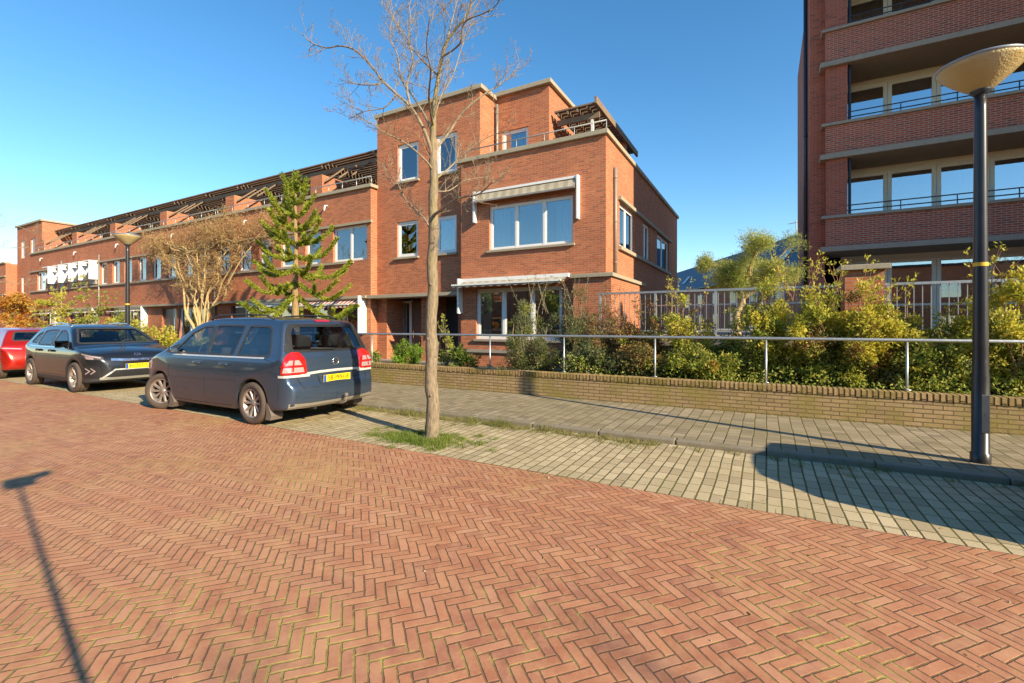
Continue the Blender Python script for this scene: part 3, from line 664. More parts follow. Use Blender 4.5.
# ---------------- terraced row
bounds = [TX0-.003, -17.4, -23.85, -30.4, -36.75, -42.6, -48.5]
uwin = [313, 288, 266, 245, 224, 204.5, 188, 171.5, 156.5, 142, 128, 116, 103.5]
wins = [(Xat(u, FY)-.48, Xat(u, FY)+.48) for u in uwin]
wins.insert(0, (Xat(333, FY), Xat(367, FY)))
for k in range(5): x = Xat(95-k*10.2, FY)-.0; wins.append((x-.55, x+.35))
wins.append((Xat(37, FY), Xat(46, FY)))
Z0, Z1 = 4.02, 5.40
desc = ['terraced house joined to the corner house, red striped awning and monkey puzzle in front',
        'terraced house behind the monkey puzzle branches, second from the corner house',
        'terraced house behind the tan bare climber, third from the corner house',
        'terraced house under the left end of the tan climber, fourth from the corner house',
        'terraced house behind the far street lamp, fifth from the corner house',
        'terraced house with row of white boxed awnings upstairs, last before the far tower']
for i in range(6):
    xb, xa = bounds[i], bounds[i+1]
    h = thing('terraced_house', desc[i], 'house', ((xa+xb)/2, FY, .1), group='terraced brick houses in the row')
    x0, x1 = xa+.002, xb-.002; W = x1-x0
    hs = [(a, b, Z0, Z1) for a, b in wins if a >= x0 and b <= x1]
    if i == 0: gw = (Xat(312, FY), Xat(358, FY)); dr = None
    else: gw = (x0+W*.50, x0+W*.92); dr = (x0+W*.22, x0+W*.22+1.05)
    holes_ = hs+[(gw[0], gw[1], .75, 2.40)]
    if dr: holes_.append((dr[0], dr[1]+.45, .12, 2.40))
    m = MB(); m.holes(x0, x1, 0, 6.75, FY, FY+.25, holes_)
    m.box(x0, x0+.2, FY+.25, 24, 0, 6.75); m.box(x1-.2, x1, FY+.25, 24, 0, 6.75); m.box(x0+.2, x1-.2, 23.8, 24, 0, 6.75)
    m.build('wall', 'brick', h)
    m = MB(); m.box(x0+.2, x1-.2, FY+.25, 23.8, 6.0, 6.2); m.box(x0, x1, 17.6, 17.8, 6.2, 8.78); m.build('roof', 'bitumen', h)
    innards(h, x0, x1, FY, 24, (.15, 2.9, 5.95))
    e1 = .10 if i == 0 else 0
    m = MB(); m.bbox(x0, x1+e1, FY-.10, FY+.3, 6.753, 6.88, .012); m.build('coping', 'coping', h)
    m = MB(); m.box(x0, x1+e1, FY-.09, FY-.003, Z1+.01, Z1+.10); m.build('lintel_band', 'coping', h)
    m = MB(); m.box(x0, x1-(.0 if i else .9), FY-.09, FY-.003, Z0-.10, Z0-.01); m.build('sill_band', 'coping', h)
    m = MB(); m.box(x0, x1-(0 if i else .0), FY-.28, FY-.003, 2.52, 2.62); m.build('canopy', 'coping', h)
    for j, (a, b, c, d_) in enumerate(hs):
        window(h, a, b, c, d_, FY+.09, 2 if b-a > 1.2 else 1, .07, cur=('curtain', 'curtain') if j % 3 else ('curtb', 'curtain'), cfrac=.38, sill=False)
    window(h, gw[0], gw[1], .75, 2.40, FY+.09, 3, .08, cur=('curtain', 'curtain') if i % 2 else ('curtg', 'curtain'), cfrac=.2)
    if dr:
        d = MB(); d.bbox(dr[0]+.02, dr[1]-.02, FY+.12, FY+.17, .14, 2.38, .01); dd = d.build('door', 'doord' if i % 2 else 'doorb', h)
        d = MB(); d.box(dr[0]+.12, dr[0]+.15, FY+.07, FY+.117, 1.0, 1.25); d.build('handle', 'chrome', dd)
        window(h, dr[1], dr[1]+.44, .14, 2.38, FY+.1, 1, .06, cur=None, sill=False)
    if i == 0: awning(h, Xat(302, FY), Xat(366, FY), FY, 2.55, .7, .22, 'awnr', val=.16, panelL=.0, panelR=1.35)
    if i == 1: awning(h, gw[0]-.3, gw[1]+.3, FY, 2.47, .5, .10, 'awnb', panelL=0, panelR=.5)
    if i in (3, 4, 5): awning(h, gw[0]-.4, gw[1]+.35, FY, 2.50, .5, .15, 'awnb', panelL=0, panelR=1.35)
    if i == 5:
        for (a, b) in wins[-6:-1]:
            m = MB(); m.box(b+.0, b+.10, FY-.45, FY-.004, Z0+.35, Z1+.16); m.box(a-.05, b-.003, FY-.45, FY-.004, Z1+.1, Z1+.16); aw = m.build('awning_box', 'white', h)
            m = MB(); m.add([(a-.02, FY-.05, Z1+.08), (b-.40, FY-.05, Z1+.08), (b-.40, FY-.43, Z0+.6), (a-.02, FY-.43, Z0+.6)], [(0, 1, 2, 3)]); m.build('awning_cloth', 'white', aw)
            m = MB(); m.box(a, b, FY-.11, FY-.003, Z0+.06, Z0+.42); m.build('lower_panel', 'slab', aw)
    # terrace on the roof: brick stub, rail, pergola
    m = MB(); m.box(x0+.0, x0+.75, 13.3, 14.9, 6.2, 7.95); m.build('roof_stub_wall', 'brick', h)
    rail_at(h, x0+.1, x1-.1, FY+.12, 6.88, .35, 6, 'galv')
    pergola(h, x0-.0, x1, 14.1, 17.5, 8.80, slat=.22, raf=3.0, posts=[])
    for q in range(3):
        m = MB(); xx = x0+.9+q*.8; m.add([(xx, 13.35, 7.70), (xx+.05, 13.35, 7.70), (xx+.05, 14.4, 8.58), (xx, 14.4, 8.58), (xx, 13.35, 7.63), (xx+.05, 13.35, 7.63), (xx+.05, 14.4, 8.51), (xx, 14.4, 8.51)], [(0, 1, 2, 3), (7, 6, 5, 4), (0, 4, 5, 1), (1, 5, 6, 2), (0, 3, 7, 4)])
        m.build('slanted_brace', 'darkwood', h)
    if i in (1, 3, 4): drain(h, x0+.15, FY-.06, .2, 5.9, .045)
    m = MB(); m.smooth = True; m.tube([(x0+W*.42, FY-.01, 6.35), (x0+W*.42, FY-.12, 6.33), (x0+W*.42, FY-.16, 6.12)], .035, 8); m.build('spout', 'white', h)

# ---------------- far tower, and the row beyond it
ft = thing('tower_house', 'far three storey brick tower house at the left end of the row', 'house', (-51, 13.4, .1))
X0, X1, Y_ = -53.9, -48.52, 13.4
holes_ = [(-53.0, -52.2, 6.9, 8.3), (-50.9, -50.1, 6.9, 8.3), (-53.0, -52.2, Z0, Z1), (-50.9, -50.1, Z0, Z1), (-52.8, -51, .6, 2.3)]
m = MB(); m.holes(X0, X1, 0, 9.45, Y_, Y_+.25, holes_); shell(m, X0, X1, Y_, 22, 0, 9.45); m.box(X0+.25, X1-.25, Y_+.25, 21.7, 9.1, 9.3); m.build('wall', 'brick', ft)
m = MB(); m.bbox(X0-.1, X1+.12, Y_-.12, Y_+.3, 9.453, 9.6, .015); m.bbox(X1-.28, X1+.12, Y_+.305, 22.1, 9.453, 9.6, .015); m.build('coping', 'coping', ft)
innards(ft, X0, X1, Y_, 22, (.15, 2.9, 5.95, 9.0))
for q in holes_: window(ft, *q, Y_+.06, 1, .08, cur=('curtain',), sill=False)
m = MB(); m.box(X0, X1, Y_-.3, Y_-.003, 2.5, 2.62); m.build('canopy', 'coping', ft)
fr_ = thing('terraced_house', 'lowest brick house past the far tower, half behind the orange tree', 'house', (-64, FY, .1), group='terraced brick houses in the row')
hs = [(-58-2.4*k-.9, -58-2.4*k, Z0, Z1) for k in range(7)]+[(-60-5*k-2, -60-5*k, .7, 2.3) for k in range(3)]
m = MB(); m.holes(-78, -53.91, 0, 6.5, FY, FY+.25, hs); shell(m, -78, -53.91, FY, 22, 0, 6.5); m.box(-77.7, -54.2, FY+.25, 21.7, 6, 6.2); m.build('wall', 'brick', fr_)
m = MB(); m.box(-78, -53.91, FY-.1, FY+.3, 6.503, 6.62); m.box(-78, -53.91, FY-.09, FY-.003, Z1+.01, Z1+.1); m.box(-78, -53.91, FY-.09, FY-.003, Z0-.1, Z0-.01); m.build('coping', 'coping', fr_)
innards(fr_, -78, -53.91, FY, 22, (.15, 2.9, 5.95))
for q in hs: window(fr_, *q, FY+.08, 1, .07, cur=('curtain',), sill=False)

# ---------------- apartment block
ap = thing('apartment_block', 'dark red brick apartment block with long balconies and concrete edges', 'apartment block', (5, 17.4, 1.2))
AX0, AX1, AY, AW = Xat(826, 17.4), 9.0, 17.4, 18.9
TOP = 15.6
m = MB()
m.box(1.23, AX0, AY+.35, 20.4, 1.2, TOP); m.box(1.21, AX0, 20.402, 24.0, 1.2, 12.5)                       # flank pier
m.box(AX0, AX1, AW+.12, AW+.14, 1.2, 1.3)
m.box(AX0+.002, AX0+.55, AY+.003, AW, 3.9, TOP)                       # pier inside the balconies
m.box(AX0+.002, AX1, 23.7, 24.0, 1.2, TOP)
m.box(AX1, 20, 12.0, 24.0, 1.2, 17.2)                     # wing coming forward, past the frame
m.build('wall', 'brickd', ap)
m = MB(); m.box(AX0, AX1, AY+.1, 23.7, TOP-.25, TOP-.05); m.build('roof', 'bitumen', ap)
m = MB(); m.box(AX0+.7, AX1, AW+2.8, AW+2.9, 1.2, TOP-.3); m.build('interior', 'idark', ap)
slabs = [3.78, 6.66, 9.54, 12.42]; cops = [4.91, 7.80, 10.74, 13.65]
for i, (zs_, zc) in enumerate(zip(slabs, cops)):
    m = MB(); m.box(AX0-.01, AX1-.002, AY, AY+.22, zs_+.16, zc-.09); b = m.build('balcony', 'brick2', ap)
    m = MB(); m.bbox(AX0-.16, AX1-.003, AY-.14, AW+.2, zs_, zs_+.157, .01); m.box(AX0+.56, AX1-.004, AW+.21, AW+2.75, zs_+.01, zs_+.15); m.build('slab', 'slab', b)
    m = MB(); m.bbox(AX0-.12, AX1-.003, AY-.08, AY+.28, zc-.088, zc, .01); m.build('coping', 'slab', b)
    m = MB()
    for dz in (.14, .30): m.tube([(AX0+.56, AY+.12, zc+dz), (AX1-.01, AY+.12, zc+dz)], .018, 8)
    x = AX0+.6
    while x < AX1: m.tube([(x, AY+.12, zc-.02), (x, AY+.12, zc+.30)], .014, 6); x += 1.25
    m.build('rail', 'darkmetal', b)
    m = MB(); m.tube([(AX0+.62, AY+.14, zc), (AX0+.62, AY+.14, (slabs[i+1] if i < 3 else TOP-.3))], .04, 8); m.build('corner_post', 'darkmetal', b)
for i, z0 in enumerate([1.25]+[s_+.16 for s_ in slabs]):
    z1 = (slabs+[TOP-.26])[i]
    m = MB(); m.box(AX0+.56, AX1-.004, AW+.0, AW+.12, z1-.17, z1-.003); m.build('window_head', 'cream', ap)
    x = AX0+.6; k = 0
    while x < AX1-.9:
        window(ap, x, x+1.19, z0+.02, z1-.175, AW, 1, .07, cur=(('curtain',) if (k+i) % 3 == 0 or i == 4 else None), sill=False, mat='cream', gl='glassb', bars=(z0+.9,), cfrac=.4); x += 1.2; k += 1
drain(ap, 1.16, 18.5, 1.3, 14.5, .06, 'darkmetal')
# ---------------- the other side of the road (behind the viewpoint, seen only in the windows' reflections)
oh = thing('opposite_house_row', 'long brick house row across the road, outside the picture', 'house', (0, -15, 0))
hs = [(-46+4.2*k, -44.2+4.2*k, a, b) for k in range(20) for a, b in ((.9, 2.3), (3.9, 5.3))]
m = MB(); m.holes(-50, 42, 0, 6.6, -15.25, -15, hs); m.box(-50, 42, -22, -21.8, 0, 6.6); m.box(-50, -49.8, -21.8, -15.25, 0, 6.6); m.box(41.8, 42, -21.8, -15.25, 0, 6.6); m.build('wall', 'brick', oh)
m = MB(); m.box(-50.1, 42.1, -22.1, -14.8, 6.603, 6.8); m.build('roof', 'bitumen', oh)
m = MB()
for a, b, c, d in hs: m.box(a, b, -15.2, -15.12, c, d)
m.build('panes', 'glassb', oh)
# ---------------- background house with slate roof
M['plateglass'] = plain('dark_window_glass', (.05, .06, .07), .1)
bh = thing('slate_roof_house', 'distant brick house with long blue slate roof between the corner house and apartments', 'house', cam2w(24, 45))
W_ = lambda cx, D, z: tuple(cam2w(cx, D, z))
DA, DB = 31, 72
m = MB(); m.add([W_(22, DA, 0), W_(22, DB, 0), W_(27.4, DB, 0), W_(27.4, DA, 0), W_(22, DA, 5.85), W_(22, DB, 5.85), W_(27.4, DB, 5.85), W_(27.4, DA, 5.85)], [(0, 1, 5, 4), (1, 2, 6, 5), (2, 3, 7, 6), (3, 0, 4, 7)])
m.build('wall', 'brickd', bh)
m = MB(); m.add([W_(21.7, DA-.3, 5.8), W_(21.7, DB, 5.8), W_(24.6, DB, 9.3), W_(24.6, DA-.3, 9.3), W_(27.7, DA-.3, 5.8), W_(27.7, DB, 5.8)], [(0, 1, 2, 3), (3, 2, 5, 4), (0, 3, 4), (1, 5, 2)]); rf = m.build('roof', 'slate', bh)
m = MB(); m.add([W_(21.62, DA-.3, 5.7), W_(21.62, DB, 5.7), W_(21.62, DB, 5.84), W_(21.62, DA-.3, 5.84)], [(0, 1, 2, 3)]); m.build('gutter', 'slab', bh)
for D0 in (38, 47, 52, 60):
    pts = []
    for (dd, s_) in ((0, .3), (1.0, .3), (1.0, .58), (0, .58)): pts.append(W_(21.7+2.9*s_-.06, D0+dd, 5.8+3.5*s_+.06))
    m = MB(); m.add(pts, [(0, 1, 2, 3)]); m.build('skylight', 'galv', rf)
for D0 in range(33, 68, 4):
    for z0_, z1_ in ((3.6, 5.0), (1.2, 2.7)):
        f = MB(); f.add([W_(21.97, D0, z0_), W_(21.97, D0+1.4, z0_), W_(21.97, D0+1.4, z1_), W_(21.97, D0, z1_)], [(0, 1, 2, 3)]); w_ = f.build('window', 'steel', bh)
        f = MB(); f.add([W_(21.94, D0+.12, z0_+.1), W_(21.94, D0+1.28, z0_+.1), W_(21.94, D0+1.28, z1_-.1), W_(21.94, D0+.12, z1_-.1)], [(0, 1, 2, 3)]); f.build('pane', 'plateglass', w_)
m = MB(); a_ = cam2w(24.6, 39.8); m.tube([(a_.x, a_.y, 9), (a_.x, a_.y, 10.6)], .05, 6); m.tube([(a_.x-.6, a_.y, 10.3), (a_.x+.6, a_.y, 10.45)], .035, 6); m.build('aerial', 'steel', bh)
# ================================================================ trees and plants
def rdir(r):
    while True:
        v = Vector((r.uniform(-1, 1), r.uniform(-1, 1), r.uniform(-1, 1)))
        if 0.05 < v.length < 1: return v.normalized()
def leaf(m, p, d, L, w, r, fold=0.0):
    """one pointed leaf blade at p along d"""
    d = d.normalized(); s_ = d.cross(rdir(r))
    if s_.length < .05: s_ = d.cross(Vector((.3, .9, .1)))
    s_.normalize(); mid = p+d*L*.45
    m.add([p, mid+s_*w*.5, p+d*L, mid-s_*w*.5], [(0, 1, 2, 3)])
def spline(pts, k=4):
    """smooth a polyline of (Vector, radius)"""
    out = []
    n = len(pts)
    for i in range(n-1):
        p0, p1, p2, p3 = [pts[max(0, min(n-1, i+q))] for q in (-1, 0, 1, 2)]
        for j in range(k):
            t_ = j/k
            c = [0.5*((2*p1[0])+(-p0[0]+p2[0])*t_+(2*p0[0]-5*p1[0]+4*p2[0]-p3[0])*t_*t_+(-p0[0]+3*p1[0]-3*p2[0]+p3[0])*t_**3)]
            out.append((c[0], p1[1]+(p2[1]-p1[1])*t_))
    out.append(pts[-1]); return out
def twigs(m, path, r, n, L, rad, depth_, up=.35, t0=.15, ends=None, spread=1.0):
    for _ in range(n):
        t_ = t0+(1-t0)*r.random()**.8; i = min(int(t_*(len(path)-1)), len(path)-2)
        p, q = path[i][0], path[i+1][0]; f = r.random(); b = p.lerp(q, f); ax = (q-p).normalized()
        side = rdir(r); side = (side-ax*side.dot(ax)).normalized()
        d = (ax*r.uniform(.4, 1.0)+side*spread*r.uniform(.5, 1.0)+Vector((0, 0, up))).normalized()
        l = L*r.uniform(.5, 1.15)*(1-.45*t_); rr_ = min(rad*r.uniform(.7, 1.1), path[i][1]*.8)
        pts = [(b, rr_)]; c = b.copy(); k = 4
        for s_ in range(k):
            d = (d+rdir(r)*.28+Vector((0, 0, up*.25))).normalized(); c = c+d*l/k; pts.append((c.copy(), rr_*(1-.75*(s_+1)/k)))
        m.tube([a[0] for a in pts], [max(a[1], .0016) for a in pts], 4 if rr_ < .012 else 6, cap=False)
        if ends is not None: ends.append((c.copy(), d.copy()))
        if depth_ > 0: twigs(m, pts, r, r.randint(3, 5), l*.55, rr_*.55, depth_-1, up, .2, ends, spread)

def bare_tree(label):
    tr = thing('street_tree', label, 'tree', (0, 0, 0), group='bare young street trees')
    r = random.Random(11); bx, by = -3.92, 4.80
    def W(u, v, dy=0.0):
        p = P(u, v, by+dy); return Vector((p.x-bx, dy, p.z))
    def path(l, r0, r1, wob=.012):
        n = len(l); out = []
        for i, q in enumerate(l):
            p = W(q[0], q[1], q[2] if len(q) > 2 else 0)
            if 0 < i < n-1: p += rdir(r)*wob
            out.append((p, r0+(r1-r0)*(i/(n-1))**.8))
        return spline(out, 4)
    tm = MB(); tm.smooth = True
    tp = [(429, 441, .115), (429, 433, .100), (430, 405, .094), (428, 380, .088), (429, 350, .088), (428, 322, .080), (430, 290, .078), (429, 262, .075), (431, 230, .072), (430, 205, .068), (431, 180, .062), (430, 160, .056), (430, 135, .046), (431, 110, .038), (434, 85, .031), (438, 62, .026), (443, 42, .022), (452, 28, .017), (462, 15, .014), (468, 2, .011), (470, -25, .008), (474, -60, .005)]
    pts = [(W(u, v), rad*.92) for u, v, rad in tp]; pts[0] = (Vector((0, 0, -.05)), .13)
    tpath = spline(pts, 5)
    tm.tube([p[0] for p in tpath], [p[1]*(1+.10*sin(i*1.3)*sin(i*.37)) for i, p in enumerate(tpath)], 14)
    for z, a in ((1.05, 0.2), (1.62, 2.2), (2.05, -1.2), (.55, -.9), (2.5, .9), (1.3, -1.7)):   # knots
        q = min(tpath, key=lambda e: abs(e[0].z-z)); c = q[0]+Vector((cos(a), sin(a)-.4, 0)).normalized()*q[1]*.8
        tm.tube([c-Vector((cos(a), sin(a), 0))*.02, c+Vector((cos(a), sin(a)-.3, 0))*.022], [.03, .017], 7)
    tm.build('trunk', 'bark', tr)
    bm_ = MB(); bm_.smooth = True
    B = [  # main limbs traced from the photograph, with their own reach towards and away from the road
        ([(430, 158), (424, 138, -.1), (415, 118, -.2), (407, 104, -.3), (394, 92, -.35), (379, 81, -.4), (370, 68, -.5), (362, 57, -.55), (350, 47, -.6), (335, 42, -.7), (320, 44, -.75), (308, 39, -.8), (299, 32, -.85)], .027, .006),
        ([(407, 104, -.3), (404, 85, -.2), (410, 60, -.15), (404, 38, -.1), (408, 15, -.1), (402, -15, 0)], .019, .005),
        ([(431, 135), (420, 115, .3), (412, 95, .5), (400, 78, .6), (395, 55, .8), (388, 35, .9), (392, 10, 1.0)], .022, .005),
        ([(431, 150), (445, 130, .2), (460, 110, .35), (478, 96, .5), (496, 85, .6), (508, 72, .7), (517, 62, .8)], .022, .004),
        ([(436, 75), (420, 60, .1), (404, 40, .2), (396, 22, .3), (384, 5, .35)], .014, .004),
        ([(440, 55), (455, 40, -.2), (462, 22, -.3), (480, 12, -.4), (492, 4, -.5), (500, -10, -.6)], .014, .004),
        ([(430, 215), (440, 208, -.2), (451, 199, -.3), (462, 196, -.35), (476, 190, -.5), (490, 180, -.6)], .026, .005),
        ([(430, 235), (420, 215, .2), (405, 200, .3), (392, 178, .5), (372, 158, .6)], .016, .004),
        ([(430, 180), (446, 170, .2), (462, 150, .4), (484, 135, .5), (505, 130, .6)], .018, .004),
        ([(430, 170), (420, 160, -.2), (402, 142, -.3), (380, 128, -.5), (352, 112, -.6)], .018, .004),
        ([(430, 190), (445, 188, .4), (462, 180, .8), (486, 176, 1.0)], .014, .004),
        ([(379, 81, -.4), (368, 84, -.5), (352, 80, -.5), (340, 72, -.6)], .012, .003),
        ([(394, 92, -.35), (380, 105, -.4), (362, 108, -.5), (345, 118, -.5)], .012, .003),
        ([(444, 39), (450, 18, .3), (455, -10, .4), (462, -40, .5)], .012, .004),
        ([(430, 120), (440, 95, .5), (452, 75, .9), (458, 48, 1.2), (470, 20, 1.4)], .018, .004),
        ([(430, 125), (424, 100, -.5), (428, 70, -.9), (420, 45, -1.1), (426, 12, -1.3)], .018, .004),
    ]
    for l, r0, r1 in B:
        p_ = path(l, r0*.92, r1, .03); bm_.tube([q[0] for q in p_], [q[1] for q in p_], 7)
        ln = sum((a[0]-b[0]).length for a, b in zip(p_, p_[1:]))
        twigs(bm_, p_, r, int(6+ln*8), .60, .0052, 2, .30)
    twigs(bm_, [q for q in tpath if q[0].z > 2.9], r, 26, .7, .006, 2, .3)
    bm_.build('crown', 'twig', tr)
    return tr, Vector((bx, by, 0))
bt, bpos = bare_tree('bare young street tree with knobbly grey-brown trunk standing between van and lamp post')
bt.location = bpos+Vector((.01, .05, 0))
dup(bt, (-23.7, 4.9, 0), 2.1, 'bare street tree far along the kerb whose twigs reach in past the frame edge')
dup(bt, (14.0, -2.6, .05), 0.8, 'bare street tree across the road, outside the picture')

M['barkm'] = barkmat('monkey_puzzle_bark', (0.20, 0.13, 0.06), (0.40, 0.28, 0.14))
# ---- monkey puzzle tree
mp = thing('monkey_puzzle_tree', 'green monkey puzzle tree with ropey upturned branches behind the blue-grey van', 'tree', (-14.25, 10.3, .16))
r = random.Random(4); m = MB(); m.smooth = True
tpts = [(-14.25+.02*sin(z*2), 10.3, z) for z in [0, .6, 1.2, 1.8, 2.4, 3.2, 4.2, 5.2, 6.0, 6.55]]
m.tube(tpts, [.15, .135, .13, .125, .11, .09, .07, .055, .045, .03], 12); m.build('trunk', 'barkm', mp)
m = MB(); lm = MB()
def rope(path, rad):
    m.tube([p for p in path], [rad*.45]*len(path), 5)
    for a, b in zip(path, path[1:]):
        n = int((b-a).length*300); d = (b-a).normalized()
        for _ in range(n):
            p = a.lerp(b, r.random()); o = rdir(r); o = (o-d*o.dot(d)).normalized()
            leaf(lm, p+o*rad*.25, d*1.0+o*1.25+Vector((0, 0, .15)), rad*2.2, rad*.7, r)
z = 2.55
while z < 6.35:
    t_ = (z-2.55)/3.8; L = 2.1*(1-t_)**.85+.28; nb = 5 if t_ < .8 else 4; a0 = r.random()*6
    for k in range(nb):
        a = a0+2*pi*k/nb+r.uniform(-.3, .3); l = L*r.uniform(.75, 1.1); o = Vector((cos(a), sin(a)*.9, 0)); path = []
        for q in range(10):
            s_ = q/9; dz = -.75*(1-t_)**1.4*sin(min(1, s_*1.25)*pi*.55)*l/1.9+(.75+.2*t_)*max(0, s_-.55)**1.5*l+t_*1.0*s_*l*.9
            path.append(Vector((-14.25, 10.3, z))+o*l*s_*(1-.2*t_)+Vector((r.uniform(-.025, .025), r.uniform(-.025, .025), dz)))
        rope(path, .05)
        for _ in range(r.choice((1, 1, 2)) if l > 1.1 else 0):
            i = r.randint(3, 6); b = path[i]; sd_ = o.cross(Vector((0, 0, 1)))*r.choice((-1, 1)); ll = l*r.uniform(.22, .34)
            rope([b+(o*.7+sd_*.8)*ll*s_+Vector((0, 0, .5*ll*s_**1.8)) for s_ in (0, .25, .5, .75, 1)], .044)
    z += .44
rope([Vector((-14.25, 10.3, 6.2)), Vector((-14.24, 10.3, 6.5)), Vector((-14.25, 10.3, 6.78))], .07)
m.build('branches', 'monkey', mp); lm.build('leaves', 'monkey', mp)

# ---- tan climber against the row
cl = thing('climber', 'leafless tan climbing tree with twisted stems spread across the terrace front', 'tree', (-23.6, 11.9, .16))
r = random.Random(9); m = MB(); m.smooth = True; ends = []; allp = []
for k in range(12):
    x1 = -23.6+(-3.3+k*.6)*1.0+r.uniform(-.5, .5); pts = []; k_ = r.uniform(.6, 1.1)
    for q in range(8):
        s_ = q/7; pts.append((Vector((-23.6+r.uniform(-.15, .15)*(1-s_)+(x1+23.6)*s_**1.5, 11.9+.25*s_+r.uniform(-.12, .12), .1+4.8*s_+.12*sin(k+q*1.4)))+Vector((r.uniform(-.22, .22)*(s_ > .1), 0, r.uniform(-.15, .15)*s_)), .062*k_*(1-.7*s_)+.008))
    pp = spline(pts, 3); m.tube([a[0] for a in pp], [a[1] for a in pp], 8); allp.append(pp)
for k in range(16):
    x = -23.6+r.uniform(-3, 3); x2 = x+r.choice((-1, 1))*r.uniform(2, 5.2); zz = r.uniform(4.6, 5.4); pts = []
    for q in range(7):
        s_ = q/6; pts.append((Vector((x+(x2-x)*s_, 12.2+r.uniform(-.15, .2), zz+r.uniform(.1, 1.3)*s_)), .035*(1-.7*s_)+.005))
    pp = spline(pts, 3); m.tube([a[0] for a in pp], [a[1] for a in pp], 6); allp.append(pp)
m.build('stems', 'barkt', cl)
m = MB()
for pp in allp: twigs(m, pp, r, 17, .85, .008, 1, .15, .55, ends)
m.build('twigs', 'barkt', cl)
m = MB()
for p, d in ends:
    for _ in range(7):
        q = p+rdir(r)*.28*r.random()+Vector((0, -.05, 0))
        if q.y < 12.6: leaf(m, q, rdir(r)+Vector((0, 0, -.4)), r.uniform(.07, .14), .022, r)
for _ in range(9000):
    x = -23.9+r.gauss(0, 3.0); z = 5.9+r.gauss(0, .45)-.03*(x+23.9)**2*.3
    if -32 < x < -18.4 and 4.3 < z < 7.3: leaf(m, Vector((x, 12.25+r.gauss(0, .18), z)), rdir(r)+Vector((0, 0, -.5)), r.uniform(.08, .17), .018, r)
m.build('dry_leaves', 'dryleaf', cl)

# ---- shrubs: stems rising from the ground with leaf sprays
def shrub(name, label, cat, x, y, z0, w, d, h, n, mats, stem='barkr', seed=1, L=.07, lw=.032, nst=26, droop=.0, shoots=10, group=None, clump=70, dens=1.0):
    s_ = thing(name, label, cat, (x, y, z0), group=group); r = random.Random(seed)
    st = MB(); lf = [MB() for _ in mats]; anchors = []
    for k in range(nst):
        a = r.random()*2*pi; q = sqrt(r.random()); hh = h*r.uniform(.55, 1.0)*(1-.35*q*q)
        tx, ty = x+cos(a)*q*w*.5, y+sin(a)*q*d*.5; bx_, by_ = x+(tx-x)*.4, y+(ty-y)*.4
        pts = []
        for j in range(6):
            u = j/5; pts.append(Vector((bx_+(tx-bx_)*u**1.3+r.uniform(-.04, .04), by_+(ty-by_)*u**1.3+r.uniform(-.04, .04), z0+hh*u-droop*u*u*q)))
        st.tube(pts, [.014*(1-.7*j/5) for j in range(6)], 5, cap=False)
        for j in range(1, 6):
            for _ in range(3): anchors.append((pts[j]+rdir(r)*.10, (pts[j]-pts[j-1]).normalized(), j/5))
    for k in range(shoots):   # long thin shoots above the outline
        a = r.random()*2*pi; q = r.random(); b = Vector((x+cos(a)*q*w*.4, y+sin(a)*q*d*.4, z0+h*.75)); pts = [b]
        dd = Vector((r.uniform(-.5, .5), r.uniform(-.4, .2), 1)).normalized()
        for j in range(4): dd = (dd+rdir(r)*.15).normalized(); pts.append(pts[-1]+dd*h*.11)
        st.tube(pts, [.007, .006, .005, .004, .002], 4, cap=False)
        for p_ in pts[1:]:
            for _ in range(int(7*dens)): leaf(lf[0], p_+rdir(r)*.04, dd+rdir(r)*1.1, L*r.uniform(.7, 1.2), lw, r)
    st.build('stems', stem, s_)
    cl_ = [anchors[r.randrange(len(anchors))] for _ in range(clump)]
    for c, ax, t_ in cl_:
        cr = r.uniform(.10, .22)*min(1, w*.6)+.03; mi = r.randrange(len(lf)) if r.random() < .35 else 0; q = int(n/clump*r.uniform(.5, 1.5))
        for _ in range(q):
            p_ = c+rdir(r)*cr*r.random()**.45
            if p_.z < z0+.03: continue
            out = (p_-Vector((x, y, z0+h*.35))).normalized()
            leaf(lf[mi], p_, out*.8+rdir(r)+Vector((0, 0, .15)), L*r.uniform(.6, 1.3), lw*r.uniform(.8, 1.4), r)
    for q, (mm, mt) in enumerate(zip(lf, mats)):
        if mm.v: mm.build('leaves', mt, s_)
    return s_
Y1 = 9.45
def bed(y): return .36+(y-8.7)*.2
